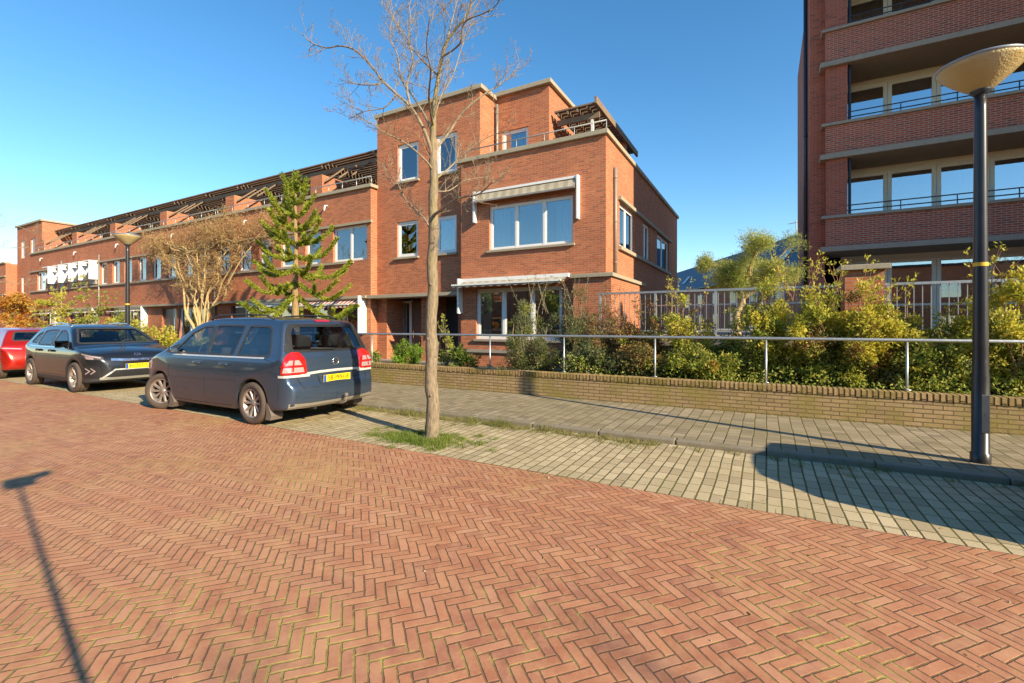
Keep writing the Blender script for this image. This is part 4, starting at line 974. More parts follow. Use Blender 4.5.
S = [  # u, top v, y, width, depth, n, mats, label, extra
    (532, 292, 9.55, 1.25, .8, 12000, ['leafol', 'leafg'], 'dark olive fine-leaved shrub in front of the lower awning window', dict(L=.075, lw=.014, stem='twig', droop=.2)),
    (573, 293, 9.75, 1.1, .8, 5200, ['leafol', 'leafr'], 'olive shrub with drooping sprays under the right end of the lower awning', dict(L=.07, lw=.016, stem='twig', droop=.3)),
    (606, 300, 9.9, .95, .8, 3600, ['leafr', 'leafol'], 'half bare reddish-brown shrub before the corner of the house', dict(L=.06, lw=.02, nst=44)),
    (590, 352, 9.15, 1.0, .6, 4200, ['leafol', 'leafg'], 'low dark leafy shrub behind the handrail post below the olive shrub', dict()),
    (640, 350, 9.2, 1.1, .6, 5200, ['leafr', 'leafo', 'leafg'], 'low shrub with orange and brown leaves just above the low wall', dict(L=.06)),
    (642, 312, 9.9, .9, .7, 3800, ['leafr', 'leafyg'], 'reddish and green shrub standing before the bar fence at its house end', dict()),
    (684, 294, 9.75, .95, .7, 5200, ['leafyg', 'leafr', 'leafg'], 'mottled pink and green shrub rising to the fence rail near the middle', dict(L=.06)),
    (695, 352, 9.15, 1.1, .6, 5200, ['leafg', 'leafyg', 'leafo'], 'low green shrub with orange tips, right beside the rail post in the gap', dict()),
    (722, 345, 9.9, .7, .6, 2600, ['leafg', 'leafol'], 'small dark shrub in the gap where the fence bars show', dict(shoots=2)),
    (752, 305, 9.5, .9, .7, 5600, ['leafg', 'leafyg'], 'mid green shrub at the foot of the tall yellow-green bush', dict()),
    (786, 277, 9.6, 1.3, .9, 10500, ['leafyg', 'leafg'], 'tall bright yellow-green bush with long shoots beneath the pale pine', dict(L=.085, lw=.026, shoots=9)),
    (836, 283, 9.35, 1.2, .8, 9500, ['leafyg', 'leafr', 'leafg'], 'dense yellow-green bush hiding the foot of the brick pier', dict(L=.08, lw=.026, shoots=9)),
    (878, 296, 9.45, 1.0, .7, 7000, ['leafyg', 'leafg', 'leafr'], 'yellow-green bush with arching twigs, between brick pier and lamp post', dict(L=.075, shoots=9)),
    (925, 330, 9.3, .9, .7, 5000, ['leafg', 'leafol', 'leafyg'], 'lower darker green shrub immediately before the lamp post', dict()),
    (962, 318, 9.6, .8, .7, 4600, ['leafyg', 'leafg'], 'golden green bush seen directly behind the lamp post', dict()),
    (1012, 270, 9.4, 1.0, .8, 7200, ['leafyg', 'leafg'], 'tall golden green bush just past the lamp post at the picture edge', dict(shoots=9)),
    (1075, 285, 9.4, 1.1, .8, 4200, ['leafyg', 'leafg'], 'golden green bush outside the picture past the lamp post', dict()),
]
for i, (u, v, y, w, d, n, mats, lab, ex) in enumerate(S):
    x = Xat(u, y); z0 = bed(y) if x > -3.9 else .16
    kw = dict(seed=20+i, group='shrubs in the bed behind the low wall'); kw.update(ex)
    kw.setdefault('clump', 120); kw.setdefault('shoots', 7); n = int(n*1.75); kw['L'] = kw.get('L', .07)*.86; kw['lw'] = kw.get('lw', .032)*.86; w *= 1.08
    shrub('shrub', lab, 'shrub', x, y, z0, w, d, Zat(u, v, y)-z0+.03, n, mats, **kw)
shrub('shrub', 'round bright green dwarf conifer in front of the brown door', 'shrub', Xat(406, 10.6), 10.6, .16, 1.0, .9, .85, 9000, ['conifer'], seed=60, L=.05, lw=.02, shoots=0, nst=40, clump=150)
shrub('shrub', 'small yellowish cactus-like plant at the foot of the lower awning window', 'plant', Xat(464, 9.9), 9.9, .16, .8, .5, .62, 1500, ['grassm', 'leafyg'], seed=61, L=.16, lw=.03, shoots=3, clump=30)
shrub('shrub', 'thin leafy shrub by the dark front door and white porch post', 'plant', Xat(446, 10.2), 10.2, .16, .6, .5, 1.35, 700, ['leafg', 'leafyg'], seed=62, stem='twig', shoots=4, clump=30, nst=10)
shrub('shrub', 'bare forked pale shrub before the ground floor window', 'plant', Xat(516, 9.4), 9.4, .16, .45, .3, 1.6, 160, ['leafg'], seed=63, stem='barkt', shoots=0, clump=14, nst=6)
gc = MB(); r = random.Random(77)
for _ in range(15000):
    x = r.uniform(-5.6, 9.5); y = r.uniform(8.78, 9.9); zz = (bed(y) if x > -3.9 else .16)+r.random()**1.5*(.30+.12*sin(x*3.1)); leaf(gc, Vector((x, y, zz)), rdir(r)+Vector((0, -.3, .6)), r.uniform(.04, .075), .032, r)
o = gc.build('ground_cover', 'leafg'); o['kind'] = 'stuff'; o['label'] = 'low green ground cover filling the bed behind the low brick wall'; o['category'] = 'ground cover'
# gardens along the row
G = [(354, 348, 10.2, 1.6, ['leafg', 'leafol']), (250, 347, 9.6, 1.6, ['leafg', 'leafyg']), (140, 326, 10.2, 2.2, ['leafyg', 'leafg']), (122, 320, 10.0, 1.6, ['leafg']), (165, 332, 9.8, 1.8, ['leafyg']),
     (108, 301, 10.3, 2.2, ['leafg', 'leafyg']), (86, 288, 10.4, 2.0, ['leafg', 'leafyg']), (60, 298, 10.3, 2.6, ['leafyg', 'leafg']), (42, 310, 10.3, 2.4, ['leafyg', 'leafr']), (206, 342, 10.3, 1.5, ['leafg', 'leafol'])]
glab = ['dark green shrub behind the van beside the red striped awning', 'clipped green shrub glimpsed over the van roof', 'yellow hedge plant behind the dark crossover windscreen', 'dark green shrub beside the far lamp post', 'yellow-green shrub at the foot of the tan climber',
        'leafy green shrub before the fifth terraced house', 'green bush under the white boxed awnings', 'yellowish tall bush near the far tower house', 'mixed yellow and rust bush before the far tower house', 'small green shrub under the climber stems']
for i, (u, v, y, w, mats) in enumerate(G):
    x = Xat(u, y); shrub('shrub', glab[i], 'shrub', x, y, .16, w, .9, Zat(u, v, y)-.16, 2600, mats, seed=80+i, L=.11, lw=.05, clump=60, group='shrubs in the front gardens of the row')
# small garden trees
def leafy_tree(name, label, x, y, z0, th, h, cw, n, mats, seed, stem='barkt', L=.08, lw=.02, rad=.09, nb=9, lean=0, flat=.5, clumps=40, cr=.28):
    tr = thing(name, label, 'tree', (x, y, z0)); r = random.Random(seed)
    m = MB(); m.smooth = True; tips = []
    tp = [Vector((x+lean*t_*t_+.05*sin(t_*9), y, z0-.1+(th+.1)*t_)) for t_ in (0, .3, .6, .85, 1)]
    m.tube(tp, [rad*1.25, rad, rad*.92, rad*.85, rad*.75], 10)
    for k in range(nb):
        a = 2*pi*k/nb+r.uniform(-.3, .3); l = cw*.5*r.uniform(.55, 1.0); hh = (h-th)*r.uniform(.25, .95)
        pts = [(tp[-1]+Vector((0, 0, -.08)), rad*.55)]
        for j in range(1, 6):
            u = j/5; pts.append((tp[-1]+Vector((cos(a)*l*u, sin(a)*l*u, hh*u**1.1*(1-.2*u)))+rdir(r)*.05, rad*.55*(1-.8*u)))
        pp = spline(pts, 2); m.tube([q[0] for q in pp], [max(q[1], .006) for q in pp], 6)
        e = []; twigs(m, pp, r, 7, l*.5, .012, 1, .1, .3, e); tips += [q[0] for q in e]+[pp[-1][0]]
    m.build('trunk', stem, tr)
    lf = [MB() for _ in mats]
    for _ in range(clumps):
        c = tips[r.randrange(len(tips))]; mi = 0 if r.random() < .7 else r.randrange(len(mats)); c2 = cr*r.uniform(.5, 1.1)
        for _ in range(int(n/clumps*r.uniform(.6, 1.4))):
            o = rdir(r)*c2*r.random()**.5; o.z *= flat; leaf(lf[mi], c+o, rdir(r)+Vector((0, 0, .2)), L*r.uniform(.6, 1.3), lw, r)
    for q, (mm, mt) in enumerate(zip(lf, mats)):
        if mm.v: mm.build('crown', mt, tr)
    return tr
pt = P(736, 290, 12.3)
leafy_tree('pine_tree', 'small pale green cloud-pruned pine with bent orange trunk on the terrace', pt.x, 12.3, 1.2, 1.0, 2.62, 2.2, 26000, ['pine', 'pine'], 5, L=.10, lw=.011, rad=.09, nb=13, lean=.12, clumps=95, cr=.30, flat=.8)
ot = P(8, 330, 11)
leafy_tree('autumn_tree', 'small orange-leaved autumn tree before the lowest far house', ot.x, 11, .16, 1.6, 4.4, 4.0, 7000, ['leafo', 'leafo'], 6, L=.16, lw=.09, clumps=60, cr=.5, flat=.9)
leafy_tree('autumn_tree', 'second orange autumn tree, lower, behind the red car', Xat(22, 10.2), 10.2, .16, .9, 2.2, 1.7, 3000, ['leafo', 'leafr'], 8, L=.14, lw=.08, clumps=50, cr=.4, flat=.9)
leafy_tree('rose_tree', 'thin yellow-flowered standard tree before the white boxed awnings', Xat(53, 10.6), 10.6, .16, 2.2, 3.7, 1.2, 900, ['leafyg'], 9, L=.12, lw=.06, rad=.04, clumps=18, cr=.3)
for i_, (x_, y_) in enumerate(((-14, -9), (-4, -10), (5, -9.5), (-24, -9.5))):
    leafy_tree('garden_tree', ('green garden tree', 'orange garden tree', 'yellow garden tree', 'olive garden tree')[i_]+' across the road, outside the picture', x_, y_, 0, 1.8, 5.2, 4.2, 2600, [('leafg', 'leafo', 'leafyg', 'leafol')[i_]], 30+i_, L=.3, lw=.2, clumps=50, cr=.7, flat=.9)
# ---- weeds and grass
m = MB(); r = random.Random(2)
def tuft(m, c, n, h, s):
    for _ in range(n):
        p = c+Vector((r.gauss(0, s), r.gauss(0, s), 0)); d = Vector((r.gauss(0, .45), r.gauss(0, .45), 1)).normalized()
        hh = h*r.uniform(.4, 1.2); sd_ = d.cross(rdir(r)).normalized()*.0035
        m.add([p-sd_, p+sd_, p+d*hh+Vector((d.x, d.y, -.1))*hh*.5], [(0, 1, 2)])
for _ in range(120):
    a = r.random()*6.28; q = .15+abs(r.gauss(0, .22)); tuft(m, Vector((-3.92+cos(a)*q*1.35, 4.8+sin(a)*q*.8, .0)), 34, .055, .035)
for _ in range(60): tuft(m, Vector((-4.0+r.gauss(0, .35), 4.62+r.gauss(0, .12), 0)), 40, .08, .05)
o = m.build('grass', 'grassm'); o['kind'] = 'stuff'; o['label'] = 'fresh grass tufts growing round the foot of the bare tree'; o['category'] = 'grass'
m = MB()
for _ in range(330):
    x = r.uniform(-7.5, -1.2) if r.random() < .8 else r.uniform(-12, 4); tuft(m, Vector((x, 5.93+r.gauss(0, .05)-max(0, r.gauss(0, .12)), 0)), 24, r.uniform(.03, .07), .04)
for _ in range(160):
    tuft(m, Vector((r.uniform(-14, 8), 8.46+r.gauss(0, .025), .056)), 16, r.uniform(.02, .05), .03)
for _ in range(60):
    tuft(m, Vector((r.uniform(-9, -3), r.uniform(4.5, 5.9), 0)), 12, .03, .03)
for _ in range(7): x = r.uniform(-6, -1.5); tuft(m, Vector((x, 5.9, 0)), 90, .16, .07)
o = m.build('weeds', 'grassy'); o['kind'] = 'stuff'; o['label'] = 'straggling weeds along the kerb and the foot of the wall'; o['category'] = 'weeds'
m = MB()
for _ in range(420):   # fallen leaves
    x, y = r.uniform(-14, 5), r.choice((r.uniform(4.4, 5.98), r.uniform(6.2, 8.4), r.uniform(2.5, 4.3))); z = .004 if y < 6 else .06
    a = r.random()*6.28; c = Vector((x, y, z)); d = Vector((cos(a), sin(a), .15)); s_ = Vector((-sin(a), cos(a), .1)); L = r.uniform(.015, .032)
    m.add([c, c+d*L*.5+s_*L*.35, c+d*L, c+d*L*.5-s_*L*.35], [(0, 1, 2, 3)])
g_ = MB()
for _ in range(260):   # grit and small stones
    x, y = r.uniform(-9, 4.5), r.uniform(.6, 5.9); q = r.uniform(.002, .006) if r.random() < .9 else r.uniform(.006, .014); a = [q*r.uniform(.6, 1.2) for _ in range(3)]
    g_.add([(x-a[0], y, .004), (x, y-a[1], .004), (x+a[0], y, .004), (x, y+a[1], .004), (x, y, .004+a[2])], [(0, 1, 4), (1, 2, 4), (2, 3, 4), (3, 0, 4)])
o = g_.build('gravel', 'coping'); o['kind'] = 'stuff'; o['label'] = 'loose grit and tiny stones lying on the road bricks'; o['category'] = 'gravel'
o = m.build('fallen_leaves', 'dryleaf'); o['kind'] = 'stuff'; o['label'] = 'a few dry fallen leaves scattered over the paving'; o['category'] = 'leaves'
# ================================================================ cars (local frame: x forward from the rear bumper, y to the left side, z up)
def carpaint(name, c, c2):
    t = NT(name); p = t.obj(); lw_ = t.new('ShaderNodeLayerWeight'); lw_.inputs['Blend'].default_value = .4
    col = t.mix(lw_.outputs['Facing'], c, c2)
    z = t.sep(p)[2]; dust = t.math('MULTIPLY', t.ramp(z, .5, .15, 0, .3), t.noise(p, 5, 5, .7))
    col = t.mix(dust, col, (.22, .17, .13))
    b = t.bsdf(col, t.ramp(dust, 0, .4, .25, .6), .5, None, .5); b.inputs['Coat Weight'].default_value = .6; b.inputs['Coat Roughness'].default_value = .04
    return t.m
M['bluegrey'] = carpaint('blue_grey_paint', (.055, .088, .145), (.025, .040, .07))
M['anthracite'] = carpaint('dark_grey_paint', (.026, .028, .036), (.014, .016, .02))
M['redpaint'] = carpaint('red_paint', (.55, .016, .006), (.38, .01, .005))
M['redlens'] = plain('red_lens', (.42, .010, .008), .12, var=.05, **{'Coat Weight': 1.0})
M['clearlens'] = plain('clear_lens', (.50, .38, .38), .12, .3, .1, 30, **{'Coat Weight': 1.0})
M['plate'] = plain('yellow_plate', (.85, .62, .01), .4, var=.03)
M['plateblue'] = plain('plate_blue', (.02, .08, .42), .4)
M['ink'] = plain('black_lettering', (.01, .01, .01), .5)
M['arch'] = plain('wheel_arch_liner', (.012, .012, .012), .95)

def prism_obj(poly, a, b, ax, warp=None, div=1):
    bm = bmesh.new(); n = len(poly); rings = []
    for k in range(div+1):
        t_ = a+(b-a)*k/div; ring = []
        for p in poly:
            c = {'y': Vector((p[0], t_, p[1])), 'z': Vector((p[0], p[1], t_)), 'x': Vector((t_, p[0], p[1]))}[ax]
            if warp: c = warp(c)
            ring.append(bm.verts.new(c))
        rings.append(ring)
    for r0, r1 in zip(rings, rings[1:]):
        for i in range(n): bm.faces.new((r0[i], r0[(i+1) % n], r1[(i+1) % n], r1[i]))
    bm.faces.new(rings[0][::-1]); bm.faces.new(rings[-1])
    bmesh.ops.recalc_face_normals(bm, faces=bm.faces[:])
    me = bpy.data.meshes.new('tmp'); bm.to_mesh(me); bm.free()
    o = bpy.data.objects.new('tmp', me); COL.objects.link(o); return o
def chaikin(p, closed=True, it=2):
    for _ in range(it):
        q = []; n = len(p)
        for i in range(n if closed else n-1):
            a, b = p[i], p[(i+1) % n]; q += [(a[0]*.75+b[0]*.25, a[1]*.75+b[1]*.25), (a[0]*.25+b[0]*.75, a[1]*.25+b[1]*.75)]
        if not closed: q = [p[0]]+q[1:-1]+[p[-1]]
        p = q
    return p
def evald(o):
    dg = bpy.context.evaluated_depsgraph_get(); return bpy.data.meshes.new_from_object(o.evaluated_get(dg))
def inside(pt, poly):
    x, y = pt; c = False; j = len(poly)-1
    for i in range(len(poly)):
        xi, yi = poly[i]; xj, yj = poly[j]
        if (yi > y) != (yj > y) and x < (xj-xi)*(y-yi)/(yj-yi)+xi: c = not c
        j = i
    return c
def offset(poly, d):
    """inset (d>0) of a simple polygon"""
    n = len(poly); area = sum(poly[i][0]*poly[(i+1) % n][1]-poly[(i+1) % n][0]*poly[i][1] for i in range(n))
    s_ = 1 if area > 0 else -1; out = []
    for i in range(n):
        p0, p1, p2 = Vector(poly[i-1]), Vector(poly[i]), Vector(poly[(i+1) % n])
        a = (p1-p0).normalized(); b = (p2-p1).normalized(); na = Vector((-a.y, a.x))*s_; nb = Vector((-b.y, b.x))*s_
        q = (na+nb); q = q/max(.35, q.dot(na)) if q.length > 1e-6 else na
        out.append(tuple(p1+q*d))
    return out
def rounded(poly, r=.05, k=3):
    out = []; n = len(poly)
    for i in range(n):
        p0, p1, p2 = Vector(poly[i-1]), Vector(poly[i]), Vector(poly[(i+1) % n])
        a = (p0-p1); b = (p2-p1); ra = min(r, a.length*.45); rb = min(r, b.length*.45)
        s0 = p1+a.normalized()*ra; s1 = p1+b.normalized()*rb
        for j in range(k+1):
            t_ = j/k; out.append(tuple((s0*(1-t_)+p1*t_)*(1-t_)+(p1*(1-t_)+s1*t_)*t_))
    return out
class Car:
    FR = {'L': (Vector((1, 0, 0)), Vector((0, 0, 1)), Vector((0, 1, 0))), 'R': (Vector((1, 0, 0)), Vector((0, 0, 1)), Vector((0, -1, 0))),
          'B': (Vector((0, 1, 0)), Vector((0, 0, 1)), Vector((-1, 0, 0))), 'F': (Vector((0, 1, 0)), Vector((0, 0, 1)), Vector((1, 0, 0))),
          'T': (Vector((1, 0, 0)), Vector((0, 1, 0)), Vector((0, 0, 1)))}
    def __init__(s, side, plan, front, wheels, wr, arch, crown=.05, vox=.022, len_=4.4):
        def warp(c):
            k = (c.y/.9)**2
            z = c.z-(crown*k if c.z > .72 else 0)*min(1, (c.z-.72)/.2 if c.z > .72 else 0)
            x = c.x+(.5-c.x/len_)*2*.10*k*(1 if abs(c.x/len_-.5) > .12 else 0)
            return Vector((x, c.y, z))
        side = chaikin(side); plan = chaikin(plan, False); front = chaikin(front, False)
        a = prism_obj(side, -1.1, 1.1, 'y', warp, 14); pl = plan+[(x, -y) for x, y in plan[::-1]]
        b = prism_obj(pl, -.1, 2.1, 'z'); f = front+[(-y, z) for y, z in front[::-1]]
        c = prism_obj(f, -.5, 5.2, 'x'); tmp = [a, b, c]
        for o in (b, c):
            q = a.modifiers.new('b', 'BOOLEAN'); q.operation = 'INTERSECT'; q.object = o; q.solver = 'EXACT'
        for wx in wheels:
            for sg in (1, -1):
                poly = [(wx+arch*cos(t_*pi/14), wr+arch*sin(t_*pi/14)) for t_ in range(28)]
                o = prism_obj(poly, sg*.62, sg*1.2, 'y'); tmp.append(o)
                q = a.modifiers.new('b', 'BOOLEAN'); q.operation = 'DIFFERENCE'; q.object = o; q.solver = 'EXACT'
        q = a.modifiers.new('r', 'REMESH'); q.mode = 'VOXEL'; q.voxel_size = vox; q.use_smooth_shade = True
        q = a.modifiers.new('s', 'SMOOTH'); q.factor = .5; q.iterations = 12
        me = evald(a)
        for o in tmp: bpy.data.objects.remove(o)
        s.me = me; s.bm = bmesh.new(); s.bm.from_mesh(me); s.bvh = BVHTree.FromBMesh(s.bm); s.wheels, s.wr, s.archr = wheels, wr, arch
    def hit(s, fr, u, v, off):
        U, V, N = s.FR[fr] if isinstance(fr, str) else fr
        o = U*u+V*v+N*6
        if fr == 'B' or fr == 'F': o.x = N.x*8
        h = s.bvh.ray_cast(o, -N)
        if h[0] is None: return None
        return h[0]+h[1]*off if off else h[0]
    def patch(s, poly, fr, off, grid=.05, inner=.02):
        """polygon laid on the body seen along axis fr -> thin shell following the body"""
        bm = bmesh.new(); bm.faces.new([bm.verts.new((p[0], p[1], 0)) for p in poly])
        xs = [p[0] for p in poly]; ys = [p[1] for p in poly]
        for ax, lo, hi in ((0, min(xs), max(xs)), (1, min(ys), max(ys))):
            t_ = math.floor(lo/grid)*grid+grid
            while t_ < hi:
                co = Vector((0, 0, 0)); co[ax] = t_; no = Vector((0, 0, 0)); no[ax] = 1
                bmesh.ops.bisect_plane(bm, geom=bm.verts[:]+bm.edges[:]+bm.faces[:], plane_co=co, plane_no=no); t_ += grid
        bad = []
        for vtx in bm.verts:
            h = s.hit(fr, vtx.co.x, vtx.co.y, off)
            if h is None: bad.append(vtx)
            else: vtx.co = h
        if bad: bmesh.ops.delete(bm, geom=bad, context='VERTS')
        U, V, N = s.FR[fr] if isinstance(fr, str) else fr
        bm.normal_update()
        for f in bm.faces:
            if f.normal.dot(N) < 0: f.normal_flip()
        if not inner: return bm
        ee = bmesh.ops.extrude_face_region(bm, geom=bm.faces[:])
        vs_ = [g for g in ee['geom'] if isinstance(g, bmesh.types.BMVert)]
        orig = [v_ for v_ in bm.verts if v_ not in set(vs_)]
        for v_ in orig: v_.co -= N*inner
        return bm
    def add(s, mb, polys, fr, off, **k):
        for p in polys:
            bm = s.patch(p, fr, off, **k); mb.bm(bm); bm.free()
    def strip(s, line, w):
        out = []
        for a, b in zip(line, line[1:]):
            a, b = Vector(a), Vector(b); d = (b-a).normalized(); n = Vector((-d.y, d.x))*w/2; e = d*w*.3
            out.append([tuple(a-e-n), tuple(b+e-n), tuple(b+e+n), tuple(a-e+n)])
        return out
    def cut(s, wins):
        """open the window apertures: wins = [(poly, frame)]"""
        kill = []
        for f in s.bm.faces:
            c = f.calc_center_median(); n = f.normal
            for poly, fr in wins:
                U, V, N = s.FR[fr]
                if n.dot(N) > .12 and inside((c.dot(U), c.dot(V)), poly): kill.append(f); break
        bmesh.ops.delete(s.bm, geom=kill, context='FACES')
    def body(s, root, mats, matfun=None):
        me = bpy.data.meshes.new('body')
        for f in s.bm.faces:
            c = f.calc_center_median(); f.smooth = True; f.material_index = 0
            for wx in s.wheels:
                if math.hypot(c.x-wx, c.z-s.wr) < s.archr+.012 and abs(c.y) < .93:
                    if math.hypot(c.x-wx, c.z-s.wr) < s.archr-.01 or f.normal.dot(Vector((c.x-wx, 0, c.z-s.wr)).normalized()) < -.6: f.material_index = 1
            if c.z < .26 and f.normal.z < -.5: f.material_index = 1
            if matfun:
                q = matfun(c, f.normal)
                if q is not None and f.material_index == 0: f.material_index = q
        s.bm.to_mesh(me)
        for m_ in mats: me.materials.append(M[m_])
        o = bpy.data.objects.new('body', me); COL.objects.link(o); o.parent = root; LOC[o.name] = Vector((0, 0, 0)); return o
def ring(poly, out_, in_):
    a = offset(poly, -out_); b = offset(poly, in_); n = len(poly)
    return [[a[i], a[(i+1) % n], b[(i+1) % n], b[i]] for i in range(n)]
def wheel(root, x, y, r, w, spokes, turn=0, side=1, label=None, rimr=.70, double=False, name='wheel'):
    """tyre is the part, rim its sub-part; outer face towards side*y"""
    Mx = Matrix.Translation((x, y, r)) @ Matrix.Rotation(turn, 4, 'Z') @ Matrix.Rotation(0 if side > 0 else pi, 4, 'Z')
    m = MB(); m.M = Mx; m.smooth = True; R_ = r*rimr; h = w/2
    prof = [(R_*.96, -h*.9), (R_, -h*.95), (r*.93, -h), (r*.985, -h*.82), (r, -h*.55), (r, -h*.35), (r*.985, -h*.33), (r*.985, -h*.27), (r, -h*.25), (r, h*.25), (r*.985, h*.27), (r*.985, h*.33), (r, h*.35), (r, h*.55), (r*.985, h*.82), (r*.93, h), (R_*1.02, h*.97), (R_, h*.88), (R_*.97, h*.6)]
    m.lathe(prof, 40, ax='y'); wh = m.build(name, 'tyred', root)
    m = MB(); m.M = Mx
    m.smooth = True
    m.lathe([(R_*.985, h*.62), (R_*1.0, h*.90), (R_*.95, h*.93), (R_*.90, h*.80), (R_*.88, h*.1), (R_*.86, -h*.6)], 36, ax='y')
    m.lathe([(.0, h*.66), (.028, h*.66), (.034, h*.60), (R_*.24, h*.56), (R_*.26, h*.35), (0, h*.3)], 20, ax='y'); m.smooth = False
    for k in range(spokes):
        a = 2*pi*k/spokes
        for da in ((-.10, .10) if double else (0,)):
            w0, w1 = (.016, .014) if double else (R_*.085, R_*.12)
            c0 = Vector((cos(a+da*.6), 0, sin(a+da*.6)))*R_*.2; c1 = Vector((cos(a+da*1.6), 0, sin(a+da*1.6)))*R_*.93
            t_ = Vector((-sin(a), 0, cos(a)))
            v_ = []
            for c, ww, yo in ((c0, w0, .56), (c1, w1, .80)):
                v_ += [c-t_*ww+Vector((0, h*(yo-.22), 0)), c+t_*ww+Vector((0, h*(yo-.22), 0)), c+t_*ww*.55+Vector((0, h*yo, 0)), c-t_*ww*.55+Vector((0, h*yo, 0))]
            m.add(v_, [(0, 1, 2, 3), (7, 6, 5, 4), (0, 4, 5, 1), (1, 5, 6, 2), (2, 6, 7, 3), (3, 7, 4, 0)])
    m.build('rim', 'alloy', wh)
    m = MB(); m.M = Mx; m.lathe([(R_*.84, h*.12), (R_*.3, h*.15), (0, h*.15)], 24, ax='y'); m.build('brake_disc', 'arch', wh)
    return wh
def text_mesh(txt, size, mat, root, pos, rot, name='lettering', ext=.002):
    cu = bpy.data.curves.new(name, 'FONT'); cu.body = txt; cu.size = size; cu.align_x = 'CENTER'; cu.align_y = 'CENTER'; cu.extrude = ext
    o = bpy.data.objects.new('t', cu); COL.objects.link(o); me = evald(o); bpy.data.objects.remove(o)
    Mx = Matrix.Translation(pos) @ rot
    me.transform(Mx); me.materials.append(M[mat])
    o = bpy.data.objects.new(name, me); COL.objects.link(o); o.parent = root; LOC[o.name] = Vector((0, 0, 0)); return o
def plate(root, x, z, facing, txt, y=0, tilt=0.0):
    """facing -1: rear (normal -x), +1: front"""
    Rm = Matrix.Translation((x, y, z)) @ Matrix.Rotation(facing*tilt, 4, 'Y')
    m = MB(); m.M = Rm; m.bbox(-.006, .006, -.26, .26, -.055, .055, .004); p = m.build('number_plate', 'plate', root)
    m = MB(); m.M = Rm; s_ = -facing; e = .0075*facing; yy = .258*( -1 if facing > 0 else 1)
    m.box(e-.001, e+.001, yy, yy*(1-.045/.258), -.052, .052); m.build('plate_band', 'plateblue', p)
    rot = Matrix.Rotation(facing*tilt, 4, 'Y') @ (Matrix.Rotation(pi/2 if facing > 0 else -pi/2, 4, 'Z') @ Matrix.Rotation(pi/2, 4, 'X'))
    text_mesh(txt, .105, 'ink', p, (x+e, y-.02*(-1 if facing > 0 else 1), z), rot)
    return p
def seats(root, rows, zb=.42, w=.5, hz=1.22):
    for (x, ys) in rows:
        for y in ys:
            m = MB(); m.bbox(x-.05, x+.45, y-w/2+.02, y+w/2-.02, zb, zb+.16, .04); m.smooth = True
            m.M = Matrix.Translation((x, y, zb+.1)) @ Matrix.Rotation(R(-14), 4, 'Y'); m.bbox(-.14, -.01, -w/2+.03, w/2-.03, 0, .6, .045)
            m.bbox(-.13, -.03, -.13, .13, .64, .84, .04); m.M = None
            m.build('seat', 'seat', root)
def mirror(root, x, y, z, mat, sg):
    m = MB(); m.smooth = True; m.bbox(x-.03, x+.06, y+sg*.02, y+sg*.16, z-.045, z+.05, .03); m.bbox(x-.01, x+.04, y-sg*.03, y+sg*.05, z-.06, z-.02, .01); a = m.build('wing_mirror', mat, root)
    m = MB(); m.box(x-.033, x-.0305, y+sg*.045, y+sg*.14, z-.025, z+.03); m.build('mirror_glass', 'chrome', a)

# ---------------- blue-grey people carrier
van = thing('people_carrier', 'blue-grey people carrier parked by the bare tree, front wheels turned out', 'car', (0, 0, 0), group='cars parked along the kerb')
VS = [(.10, .25), (.03, .30), (.0, .40), (.0, .56), (.03, .62), (.07, .66), (.08, .95), (.14, 1.06), (.20, 1.18), (.36, 1.52), (.40, 1.575), (.55, 1.605), (1.1, 1.635), (1.8, 1.645), (2.3, 1.625), (2.62, 1.565), (2.85, 1.47), (3.35, 1.19), (3.62, 1.06), (3.85, 1.0), (4.10, .90), (4.30, .76), (4.38, .66), (4.42, .52), (4.44, .38), (4.40, .26), (4.2, .20), (3.2, .17), (1.2, .17), (.5, .21)]
VP = [(-.1, .0), (-.02, .50), (.03, .70), (.12, .82), (.28, .88), (.7, .90), (1.4, .905), (2.6, .905), (3.3, .90), (3.8, .875), (4.1, .82), (4.3, .70), (4.42, .50), (4.47, .2), (4.5, 0)]
VF = [(0, .1), (.80, .1), (.86, .22), (.895, .42), (.906, .64), (.896, .86), (.87, .99), (.835, 1.06), (.70, 1.48), (.62, 1.60), (.48, 1.66), (0, 1.72)]
vw = [.87, 3.57]
C = Car(VS, VP, VF, vw, .315, .365, crown=.05)
wins = {'f': [(2.15, 1.02), (2.18, 1.49), (2.45, 1.475), (2.74, 1.37), (3.13, 1.06), (3.12, 1.02)],
        'r': [(1.40, 1.02), (1.31, 1.49), (1.75, 1.50), (2.10, 1.495), (2.09, 1.02)],
        'q': [(.50, 1.03), (.50, 1.12), (.62, 1.44), (.70, 1.48), (1.20, 1.49), (1.31, 1.02)],
        't': [(3.22, 1.02), (3.18, 1.07), (3.03, 1.18), (3.24, 1.12), (3.42, 1.03)]}
rearw = [(-.68, 1.10), (-.62, 1.40), (-.56, 1.49), (.56, 1.49), (.62, 1.40), (.68, 1.10)]
blackw = [(-.79, 1.085), (-.67, 1.42), (-.60, 1.515), (.60, 1.515), (.67, 1.42), (.79, 1.085)]
frontw = [(-.70, 1.08), (-.56, 1.47), (.56, 1.47), (.70, 1.08)]
wl_ = [(rounded(offset(w_, .012), .04), sd_) for w_ in wins.values() for sd_ in 'LR']+[(rounded(offset(rearw, .01), .04), 'B'), (frontw, 'F')]
C.cut(wl_)
C.body(van, ['bluegrey', 'arch'])
